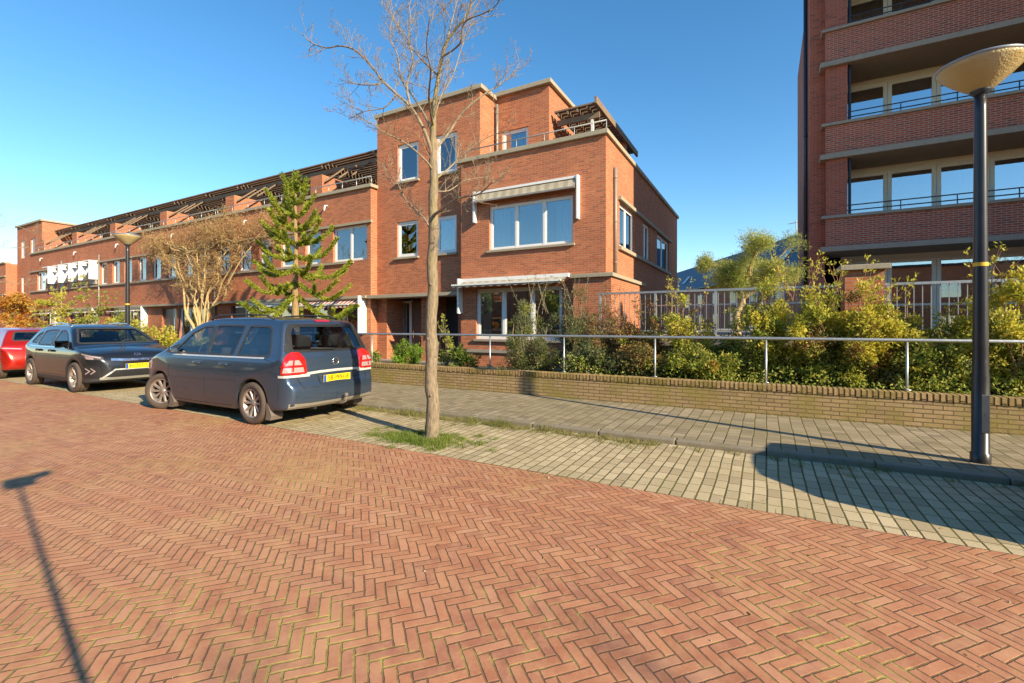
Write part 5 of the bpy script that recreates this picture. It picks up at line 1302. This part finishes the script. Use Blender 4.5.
for k, w_ in wins.items():
    rw = rounded(w_, .05)
    for sd_ in 'LR':
        m = MB(); C.add(m, ring(rw, .008, .02), sd_, .003, grid=.12); fr_o = m.build('window_frame', 'plastic', van)
        m = MB(); C.add(m, [rw], sd_, -.006, grid=.08, inner=0); m.build('window_pane', 'carglassd' if k == 'q' else 'carglass', fr_o)
rw = rounded(rearw, .06); rb_ = rounded(blackw, .05); m = MB(); C.add(m, [[rb_[i], rb_[(i+1) % len(rb_)], b_[1], b_[0]] for b_, i in ((lambda q: (( q[i], q[(i+1) % len(q)]), i))(offset(rw, .02)) for i in range(len(rw)))], 'B', .004, grid=.08); fo = m.build('rear_window', 'grille', van)
m = MB(); C.add(m, [rw], 'B', -.006, grid=.08, inner=0); m.build('window_pane', 'carglassd', fo)
rw = rounded(frontw, .06); m = MB(); C.add(m, ring(rw, .03, .02), 'F', .004, grid=.12); fo = m.build('windscreen', 'plastic', van)
m = MB(); C.add(m, [rw], 'F', -.006, grid=.08, inner=0); m.build('window_pane', 'carglass', fo)
for sd_ in 'LR':
    m = MB(); C.add(m, C.strip([(.62, 1.005), (1.34, 1.0), (2.1, .995), (3.16, .99)], .022), sd_, .006, grid=.2); m.build('belt_trim', 'silver', van)
    m = MB(); C.add(m, C.strip([(1.26, .66), (3.16, .64)], .03), sd_, .008, grid=.2); m.build('rubbing_strip', 'bluegrey', van)
    m = MB(); C.add(m, [[(2.09, 1.03), (2.105, 1.485), (2.175, 1.48), (2.155, 1.03)]], sd_, .0035, grid=.1); m.build('pillar_trim', 'grille', van)
    g = MB()
    for ln in ([(2.11, 1.0), (2.12, .5), (2.12, .25)], [(1.37, 1.0), (1.30, .70), (1.22, .55)], [(3.20, 1.0), (3.24, .7), (3.20, .4), (3.12, .25)], [(1.22, .25), (2.12, .23), (3.12, .24)], [(3.62, 1.0), (3.9, .80)], [(.62, 1.0), (.25, .92)], [(.26, .62), (.30, .28)]):
        C.add(g, C.strip(ln, .008), sd_, .0012, grid=.2, inner=.004)
    g.build('body_seam', 'arch', van)
    sg = 1 if sd_ == 'L' else -1
    for hx in (2.24, 1.47):
        m = MB(); y_ = C.hit(sd_, hx+.08, .88, 0); m.smooth = True; m.bbox(hx, hx+.19, y_.y, y_.y+sg*.035, .865, .895, .01); m.build('door_handle', 'bluegrey', van)
    mirror(van, 3.02, .83*sg if sg > 0 else -.83, 1.07, 'bluegrey', sg)
    m = MB(); m.smooth = True; m.tube([Vector((x_, sg*y_, z_)) for x_, y_, z_ in ((.75, .60, 1.60), (.95, .605, 1.655), (1.6, .61, 1.675), (2.2, .605, 1.655), (2.45, .60, 1.60))], .016, 6); m.build('roof_rail', 'plastic', van)
    for wx, pts in ((vw[0], [(-.33, .35), (-.38, .34), (-.47, .17), (-.44, .10), (-.33, .10), (-.35, .2)]), (vw[1], [(-.34, .33), (-.40, .32), (-.50, .16), (-.42, .07), (-.28, .07), (-.35, .18)])):
        m = MB(); m.prism([(wx+a*.97, b) for a, b in pts], sg*.68, sg*.875); m.build('mudflap', 'mud', van)
m = MB()
for k in (1.49, 1.51): pass
# rear lamps wrap round the corner: seen obliquely
sq = 1/sqrt(2)
for sg, sd_ in ((1, 'L'), (-1, 'R')):
    DF = (Vector((sq, sg*sq, 0)), Vector((0, 0, 1)), Vector((-sq, sg*sq, 0)))
    cx_ = (.10*sq+.80*sq)
    lamp_ = [(cx_-.20, .77), (cx_-.17, .98), (cx_-.09, 1.085), (cx_+.02, 1.095), (cx_+.09, 1.03), (cx_+.13, .77)]
    m = MB(); C.add(m, [rounded(lamp_, .03)], DF, .016, grid=.04, inner=.03); tl_ = m.build('tail_light', 'redlens', van)
    m = MB(); C.add(m, [[(cx_-.16, .80), (cx_-.145, .87), (cx_+.085, .87), (cx_+.10, .80)], [(cx_-.13, .905), (cx_-.09, .97), (cx_+.03, .97), (cx_+.07, .905)]], DF, .021, grid=.04, inner=.012); m.build('lens', 'clearlens', tl_)
    m = MB(); C.add(m, C.strip([(cx_-.18, .888), (cx_+.11, .888)], .02)+C.strip([(cx_-.02, .82), (cx_-.03, 1.0)], .02), DF, .025, grid=.04, inner=.01); m.build('lens_rib', 'redlens', tl_)
    m = MB(); C.add(m, C.strip([(cx_-.22, .745), (cx_+.15, .745)], .035), DF, .014, grid=.04, inner=.02); m.build('lamp_trim', 'silver', van)
    hl = [(3.92, .70), (3.86, .84), (3.98, .90), (4.2, .80), (4.22, .70)]
    m = MB(); C.add(m, [rounded(hl, .03)], sd_, .008, grid=.05, inner=.03); m.build('headlight', 'clearlens', van)
m = MB(); C.add(m, C.strip([(-.60, .765), (-.3, .785), (0, .79), (.3, .785), (.60, .765)], .038), 'B', .012, grid=.1); m.build('tailgate_trim', 'silver', van)
g = MB()
for ln in ([(-.70, 1.05), (-.66, .70), (-.60, .565), (.60, .565), (.66, .70), (.70, 1.05)], [(-.34, .745), (-.32, .60), (.32, .60), (.34, .745)]): C.add(g, C.strip(ln, .009), 'B', .0012, grid=.2, inner=.004)
g.build('tailgate_seam', 'arch', van)
m = MB(); C.add(m, C.strip([(-.78, .315), (-.5, .30), (0, .30), (.5, .30), (.78, .315)], .075), 'B', .008, grid=.1); m.build('bumper_insert', 'zinc', van)
xr = C.hit('B', 0, .665, 0).x
plate(van, xr-.012, .672, -1, '58-PPH-8')
m = MB(); m.M = Matrix.Translation((C.hit('B', 0, .93, 0).x-.006, 0, .93)); m.smooth = True
m.tube([Vector((0, .055*cos(a*pi/12), .055*sin(a*pi/12))) for a in range(25)], .008, 6)
m.smooth = False; m.add([(-.006, .075, .012), (-.006, -.005, .012), (-.006, .005, -.004), (-.006, -.075, -.012), (-.006, .005, -.012), (-.006, -.005, .002)], [(0, 1, 5), (1, 2, 3), (3, 4, 5), (5, 1, 2, 4)]); m.build('emblem', 'chrome', van)
m = MB(); m.smooth = True; p0 = C.hit('B', .02, 1.125, 0); m.tube([(p0.x-.02, .0, 1.11), (p0.x-.035, -.02, 1.125), (p0.x-.03, .42, 1.15)], [.02, .014, .008], 6); m.build('rear_wiper', 'plastic', van)
m = MB(); C.add(m, [rounded([(-.14, 1.545), (-.14, 1.575), (.14, 1.575), (.14, 1.545)], .01)], 'B', .012, grid=.1); m.build('brake_light', 'redlens', van)
m = MB(); m.smooth = True; m.tube([(.3, -.05, .25), (-.02, -.05, .27), (-.09, -.05, .30), (-.10, -.05, .37)], [.03, .028, .02, .018], 8); m.lathe([(0, .36), (.028, .37), (.033, .395), (.028, .42), (0, .43)], 12, c=(-.10, -.05, 0)); m.build('tow_hook', 'mud', van)
m = MB(); m.tube([(.35, .35, .22), (.12, .35, .24)], .03, 8); m.box(.5, 3.9, -.6, .6, .19, .22); m.build('underside', 'arch', van)
seats(van, [(2.35, (-.38, .38)), (1.5, (-.42, 0, .42)), (.72, (-.3, .3))], .45)
m = MB(); m.smooth = True; m.bbox(3.0, 3.55, -.7, .7, .75, 1.0, .05); m.tube([Vector((2.92+.04*sin(a*pi/8), .38+.18*cos(a*pi/8), .98+.18*sin(a*pi/8))) for a in range(17)], .014, 6); m.build('dashboard', 'plastic', van)
for wx, tn in zip(vw, (0, R(24))):
    for sg in (1, -1): wheel(van, wx, sg*(.79 if tn else .80), .318, .205, 10, tn, sg)
van.location = (-5.93, 5.06, 0); van.rotation_euler = (0, 0, pi+R(.6))

# ---------------- dark crossover, nose towards us
cro = thing('crossover_car', 'dark grey crossover facing us with yellow plate, parked behind the people carrier', 'car', (0, 0, 0), group='cars parked along the kerb')
NS = [(.12, .30), (.03, .36), (.0, .50), (.03, .66), (.10, .82), (.14, .98), (.30, 1.10), (.62, 1.40), (.70, 1.46), (1.0, 1.505), (1.7, 1.535), (2.2, 1.525), (2.55, 1.47), (2.9, 1.33), (3.32, 1.09), (3.42, 1.04), (3.8, .985), (4.10, .915), (4.25, .84), (4.32, .72), (4.35, .55), (4.36, .42), (4.33, .30), (4.22, .22), (3.2, .19), (1.2, .19), (.5, .24)]
NP = [(-.1, 0), (-.01, .50), (.05, .70), (.15, .81), (.35, .87), (.8, .895), (1.4, .90), (2.6, .90), (3.3, .90), (3.8, .885), (4.08, .83), (4.24, .70), (4.33, .50), (4.38, .2), (4.42, 0)]
NF = [(0, .1), (.80, .1), (.87, .24), (.895, .45), (.90, .68), (.893, .88), (.865, .98), (.83, 1.04), (.69, 1.36), (.60, 1.47), (.45, 1.54), (0, 1.60)]
nw = [.79, 3.49]
C = Car(NS, NP, NF, nw, .335, .385, crown=.045, len_=4.36, vox=.024)
wn_ = {'f': [(2.08, 1.02), (2.12, 1.37), (2.35, 1.375), (2.62, 1.30), (3.06, 1.05), (3.08, 1.01)],
       'r': [(1.22, 1.02), (1.12, 1.06), (1.16, 1.36), (1.6, 1.385), (2.0, 1.38), (1.99, 1.02)],
       'q': [(.66, 1.07), (.84, 1.28), (1.06, 1.34), (1.03, 1.05)]}
nfw = [(-.74, 1.075), (-.60, 1.35), (-.56, 1.415), (.56, 1.415), (.60, 1.35), (.74, 1.075)]
nrw = [(-.62, 1.14), (-.52, 1.38), (.52, 1.38), (.62, 1.14)]
C.cut([(rounded(offset(w_, .012), .04), sd_) for w_ in wn_.values() for sd_ in 'LR']+[(offset(nfw, .01), 'F'), (offset(nrw, .01), 'B')])
def cladding(c, n):
    if c.z < .33: return 2
    for wx in nw:
        if math.hypot(c.x-wx, c.z-.335) < .445 and abs(c.y) > .7: return 2
    return None
C.body(cro, ['anthracite', 'arch', 'plastic'], cladding)
for k, w_ in wn_.items():
    rw = rounded(w_, .05)
    for sd_ in 'LR':
        m = MB(); C.add(m, ring(rw, .008, .02), sd_, .003, grid=.12); fr_o = m.build('window_frame', 'plastic', cro)
        m = MB(); C.add(m, [rw], sd_, -.006, grid=.08, inner=0); m.build('window_pane', 'carglass', fr_o)
for w_, fr, nm in ((nfw, 'F', 'windscreen'), (nrw, 'B', 'rear_window')):
    rw = rounded(w_, .06); m = MB(); C.add(m, ring(rw, .014, .02), fr, .004, grid=.12); fo = m.build(nm, 'plastic', cro)
    m = MB(); C.add(m, [rw], fr, -.006, grid=.08, inner=0); m.build('window_pane', 'carglass', fo)
for sg, sd_ in ((1, 'L'), (-1, 'R')):
    DF = (Vector((-sq, sg*sq, 0)), Vector((0, 0, 1)), Vector((sq, sg*sq, 0)))
    g = MB()
    for ln in ([(2.05, 1.38), (2.03, .98), (2.05, .35)], [(1.18, .98), (1.22, .75), (1.18, .62)], [(3.12, .98), (3.14, .6), (3.05, .35)], [(1.25, .36), (3.0, .35)]): C.add(g, C.strip(ln, .008), sd_, .0012, grid=.2, inner=.004)
    g.build('body_seam', 'arch', cro)
    for hx in (2.14, 1.33):
        y_ = C.hit(sd_, hx+.08, .90, 0); m = MB(); m.smooth = True; m.bbox(hx, hx+.19, y_.y, y_.y+sg*.035, .885, .915, .01); m.build('door_handle', 'anthracite', cro)
    m = MB(); C.add(m, C.strip([(.66, .995), (1.2, .985), (3.12, .975)], .018), sd_, .006, grid=.2); m.build('belt_trim', 'chrome', cro)
    mirror(cro, 2.92, .83*sg, 1.06, 'anthracite', sg)
    m = MB(); m.smooth = True; m.tube([Vector((x_, sg*y_, z_)) for x_, y_, z_ in ((.85, .57, 1.46), (1.1, .575, 1.525), (1.7, .58, 1.55), (2.2, .575, 1.53), (2.4, .57, 1.47))], .016, 6); m.build('roof_rail', 'chrome', cro)
    cx_ = -4.05*sq+.74*sq
    m = MB(); C.add(m, [rounded([(cx_-.24, .74), (cx_-.20, .80), (cx_+.26, .90), (cx_+.22, .80), (cx_+.05, .735)], .02)], DF, .008, grid=.04, inner=.03); hl_ = m.build('headlight', 'plastic', cro)
    m = MB(); C.add(m, C.strip([(cx_-.18, .775), (cx_+.20, .862)], .022)+[[(cx_-.08, .745), (cx_-.06, .785), (cx_+.12, .825), (cx_+.08, .755)]], DF, .013, grid=.04, inner=.012); m.build('lens', 'clearlens', hl_)
    m = MB(); C.add(m, C.strip([(cx_+.10, .55), (cx_+.0, .49), (cx_+.10, .43)], .022)+C.strip([(cx_-.02, .55), (cx_-.10, .49), (cx_-.02, .43)], .018), DF, .010, grid=.04, inner=.02); m.build('daytime_light', 'clearlens', cro)
    m = MB(); C.add(m, [rounded([(cx_-.2, .38), (cx_-.18, .60), (cx_+.14, .60), (cx_+.2, .38)], .04)], DF, .004, grid=.05, inner=.02); m.build('fog_lamp_panel', 'grille', cro)
m = MB(); C.add(m, C.strip([(-.48, .735), (-.2, .715), (.2, .715), (.48, .735)], .05), 'F', .008, grid=.1); m.build('nose_trim', 'chrome', cro)
m = MB(); C.add(m, [rounded([(-.60, .36), (-.42, .50), (.42, .50), (.60, .36)], .05)], 'F', .004, grid=.06); m.build('lower_grille', 'grille', cro)
m = MB(); C.add(m, C.strip([(-.64, .34), (-.43, .515), (.43, .515), (.64, .34)], .028)+C.strip([(-.66, .325), (.66, .325)], .05), 'F', .012, grid=.1); m.build('bumper_trim', 'galv', cro)
plate(cro, C.hit('F', 0, .575, 0).x+.014, .575, 1, 'H-757-SZ')
text_mesh('KIA', .09, 'chrome', cro, (C.hit('F', 0, .83, 0).x+.012, 0, .83), Matrix.Rotation(pi/2, 4, 'Z') @ Matrix.Rotation(pi/2-.35, 4, 'X'), 'emblem', .004)
seats(cro, [(2.15, (-.38, .38)), (1.3, (-.4, .4))], .42)
m = MB(); m.smooth = True; m.bbox(2.85, 3.3, -.7, .7, .75, .99, .05); m.tube([Vector((2.76+.04*sin(a*pi/8), .38+.18*cos(a*pi/8), .96+.18*sin(a*pi/8))) for a in range(17)], .014, 6); m.box(.5, 3.9, -.6, .6, .20, .24); m.build('dashboard', 'plastic', cro)
for wx in nw:
    for sg in (1, -1): wheel(cro, wx, sg*.795, .335, .215, 5, 0, sg, double=True)
cro.location = (-16.95, 5.14, 0); cro.rotation_euler = (0, 0, R(-.5))

# ---------------- red hatchback, tail towards us
red = thing('hatchback', 'bright red hatchback at the picture edge, tail towards the dark crossover', 'car', (0, 0, 0), group='cars parked along the kerb')
HS = [(.10, .25), (.02, .32), (.0, .48), (.03, .62), (.10, .80), (.16, .96), (.28, 1.05), (.50, 1.32), (.58, 1.37), (.9, 1.41), (1.5, 1.44), (2.0, 1.42), (2.4, 1.33), (3.0, 1.02), (3.2, .96), (3.7, .86), (3.9, .74), (4.0, .55), (4.03, .4), (3.98, .24), (3.0, .18), (1.2, .18), (.5, .21)]
HP = [(-.1, 0), (-.01, .48), (.06, .70), (.18, .80), (.4, .85), (.8, .865), (2.6, .865), (3.3, .85), (3.7, .78), (3.92, .6), (4.03, .3), (4.08, 0)]
HF = [(0, .1), (.76, .1), (.84, .24), (.86, .45), (.865, .68), (.85, .84), (.81, .95), (.66, 1.30), (.57, 1.40), (.42, 1.45), (0, 1.5)]
hw = [.68, 3.27]
C = Car(HS, HP, HF, hw, .31, .355, crown=.045, len_=4.0, vox=.026)
hwin = {'f': [(1.95, .96), (2.0, 1.30), (2.25, 1.28), (2.80, .99)], 'r': [(1.0, 1.0), (1.15, 1.29), (1.85, 1.31), (1.88, .96)]}
hr = [(-.60, 1.06), (-.52, 1.30), (.52, 1.30), (.60, 1.06)]; hf = [(-.66, 1.0), (-.54, 1.30), (.54, 1.30), (.66, 1.0)]
C.cut([(offset(w_, .012), sd_) for w_ in hwin.values() for sd_ in 'LR']+[(offset(hr, .01), 'B'), (hf, 'F')])
C.body(red, ['redpaint', 'arch'])
for w_ in hwin.values():
    rw = rounded(w_, .05)
    for sd_ in 'LR':
        m = MB(); C.add(m, ring(rw, .008, .02), sd_, .003, grid=.12); fr_o = m.build('window_frame', 'plastic', red)
        m = MB(); C.add(m, [rw], sd_, -.006, grid=.08, inner=0); m.build('window_pane', 'carglassd', fr_o)
for w_, fr, nm in ((hf, 'F', 'windscreen'), (hr, 'B', 'rear_window')):
    rw = rounded(w_, .05); m = MB(); C.add(m, ring(rw, .014, .02), fr, .004, grid=.12); fo = m.build(nm, 'plastic', red)
    m = MB(); C.add(m, [rw], fr, -.006, grid=.08, inner=0); m.build('window_pane', 'carglassd', fo)
for sg, sd_ in ((1, 'L'), (-1, 'R')):
    DF = (Vector((sq, sg*sq, 0)), Vector((0, 0, 1)), Vector((-sq, sg*sq, 0))); cx_ = .12*sq+.76*sq
    m = MB(); C.add(m, [rounded([(cx_-.24, .78), (cx_-.22, .88), (cx_+.16, .92), (cx_+.20, .84), (cx_+.1, .78)], .02)], DF, .012, grid=.04, inner=.03); a = m.build('tail_light', 'redlens', red)
    m = MB(); C.add(m, C.strip([(cx_-.18, .83), (cx_+.14, .86)], .03), DF, .018, grid=.04, inner=.012); m.build('lens', 'clearlens', a)
    g = MB()
    for ln in ([(1.92, 1.3), (1.90, .3)], [(1.0, .98), (1.08, .7)], [(2.9, .95), (2.88, .35)]): C.add(g, C.strip(ln, .008), sd_, .0012, grid=.2, inner=.004)
    g.build('body_seam', 'arch', red); mirror(red, 2.65, .80*sg, 1.0, 'redpaint', sg)
    m = MB(); C.add(m, C.strip([(1.1, .38), (2.85, .36)], .06), sd_, .008, grid=.2); m.build('sill_trim', 'plastic', red)
plate(red, C.hit('B', 0, .60, 0).x-.012, .60, -1, 'TX-802-K')
seats(red, [(1.95, (-.36, .36)), (1.1, (-.38, .38))], .4)
m = MB(); m.box(.5, 3.6, -.55, .55, .19, .23); m.build('underside', 'arch', red)
for wx in hw:
    for sg in (1, -1): wheel(red, wx, sg*.765, .31, .20, 5, 0, sg)
red.location = (-18.05, 5.08, 0); red.rotation_euler = (0, 0, pi)
# a further car stands just out of the picture past the lamp post; its shadow reaches in
dup(cro, (2.15, 5.02, 0), 0, 'dark crossover parked outside the picture past the lamp post', (1.0, 1.0, 1.03))
# ---- unseen leaning pole added behind the viewpoint, shaped to cast the lower-left road shadow
b0 = cam2w(1.03, -.45); hd = cam2w(.43, -.83)
pl = thing('shadow_pole', 'tall leaning unseen pole added to cast the thin shadow across the near road bricks', 'tripod', (b0.x, b0.y, 0))
m = MB(); m.smooth = True; m.tube([(b0.x, b0.y, 0), (hd.x, hd.y, 3.45)], [.022, .016], 8); m.build('pole', 'plastic', pl)
m = MB(); m.bbox(hd.x-.10, hd.x+.10, hd.y-.10, hd.y+.10, 3.42, 3.55, .02); m.smooth = True; m.tube([(hd.x, hd.y, 3.5), (hd.x-.02, hd.y+.22, 3.56)], [.05, .05], 10); m.build('pole_head', 'plastic', pl)
# ================================================================ light, sky, camera
wld = bpy.data.worlds.new('World'); scn.world = wld; wld.use_nodes = True
nt = wld.node_tree; bg = nt.nodes['Background']
sk = nt.nodes.new('ShaderNodeTexSky'); sk.sky_type = 'NISHITA'; sk.sun_disc = False
sd = Vector((7.04, -2.09, 3.5)).normalized()
EL = math.asin(sd.z); AZ = math.atan2(sd.x, sd.y)
sk.sun_elevation = EL; sk.sun_rotation = AZ; sk.air_density = 1.0; sk.dust_density = 0.0; sk.ozone_density = 2.0
hs = nt.nodes.new('ShaderNodeHueSaturation'); hs.inputs['Saturation'].default_value = 1.28; hs.inputs['Hue'].default_value = 0.496; hs.inputs['Value'].default_value = 1.0
nt.links.new(sk.outputs[0], hs.inputs['Color']); nt.links.new(hs.outputs[0], bg.inputs[0]); bg.inputs[1].default_value = SKY
sl = bpy.data.lights.new('sun', 'SUN'); sl.energy = SUN; sl.angle = R(0.5); sl.color = (1.0, 0.85, 0.59)
so = bpy.data.objects.new('sun', sl); COL.objects.link(so); so.rotation_euler = sd.to_track_quat('Z', 'Y').to_euler(); so.location = (20, -10, 30)
cd = bpy.data.cameras.new('camera'); cam = bpy.data.objects.new('camera', cd); COL.objects.link(cam)
cd.sensor_width = 36; cd.lens = F/1024*36; cd.shift_y = -16.5/1024; cd.clip_end = 2000; cd.clip_start = 0.05
cam.location = (0, 0, EYE); cam.rotation_euler = (R(90), 0, math.atan2(SY, CY)); scn.camera = cam
scn.render.engine = 'CYCLES'
vs = scn.view_settings; vs.view_transform = 'Standard'; vs.look = 'None'; vs.exposure = EXPO; vs.gamma = 1
scn.cycles.use_denoising = True; scn.cycles.max_bounces = 6; scn.cycles.transparent_max_bounces = 12
scn.cycles.diffuse_bounces = 3; scn.cycles.glossy_bounces = 3; scn.cycles.caustics_reflective = False; scn.cycles.caustics_refractive = False
scn.render.resolution_x = 1024; scn.render.resolution_y = 683
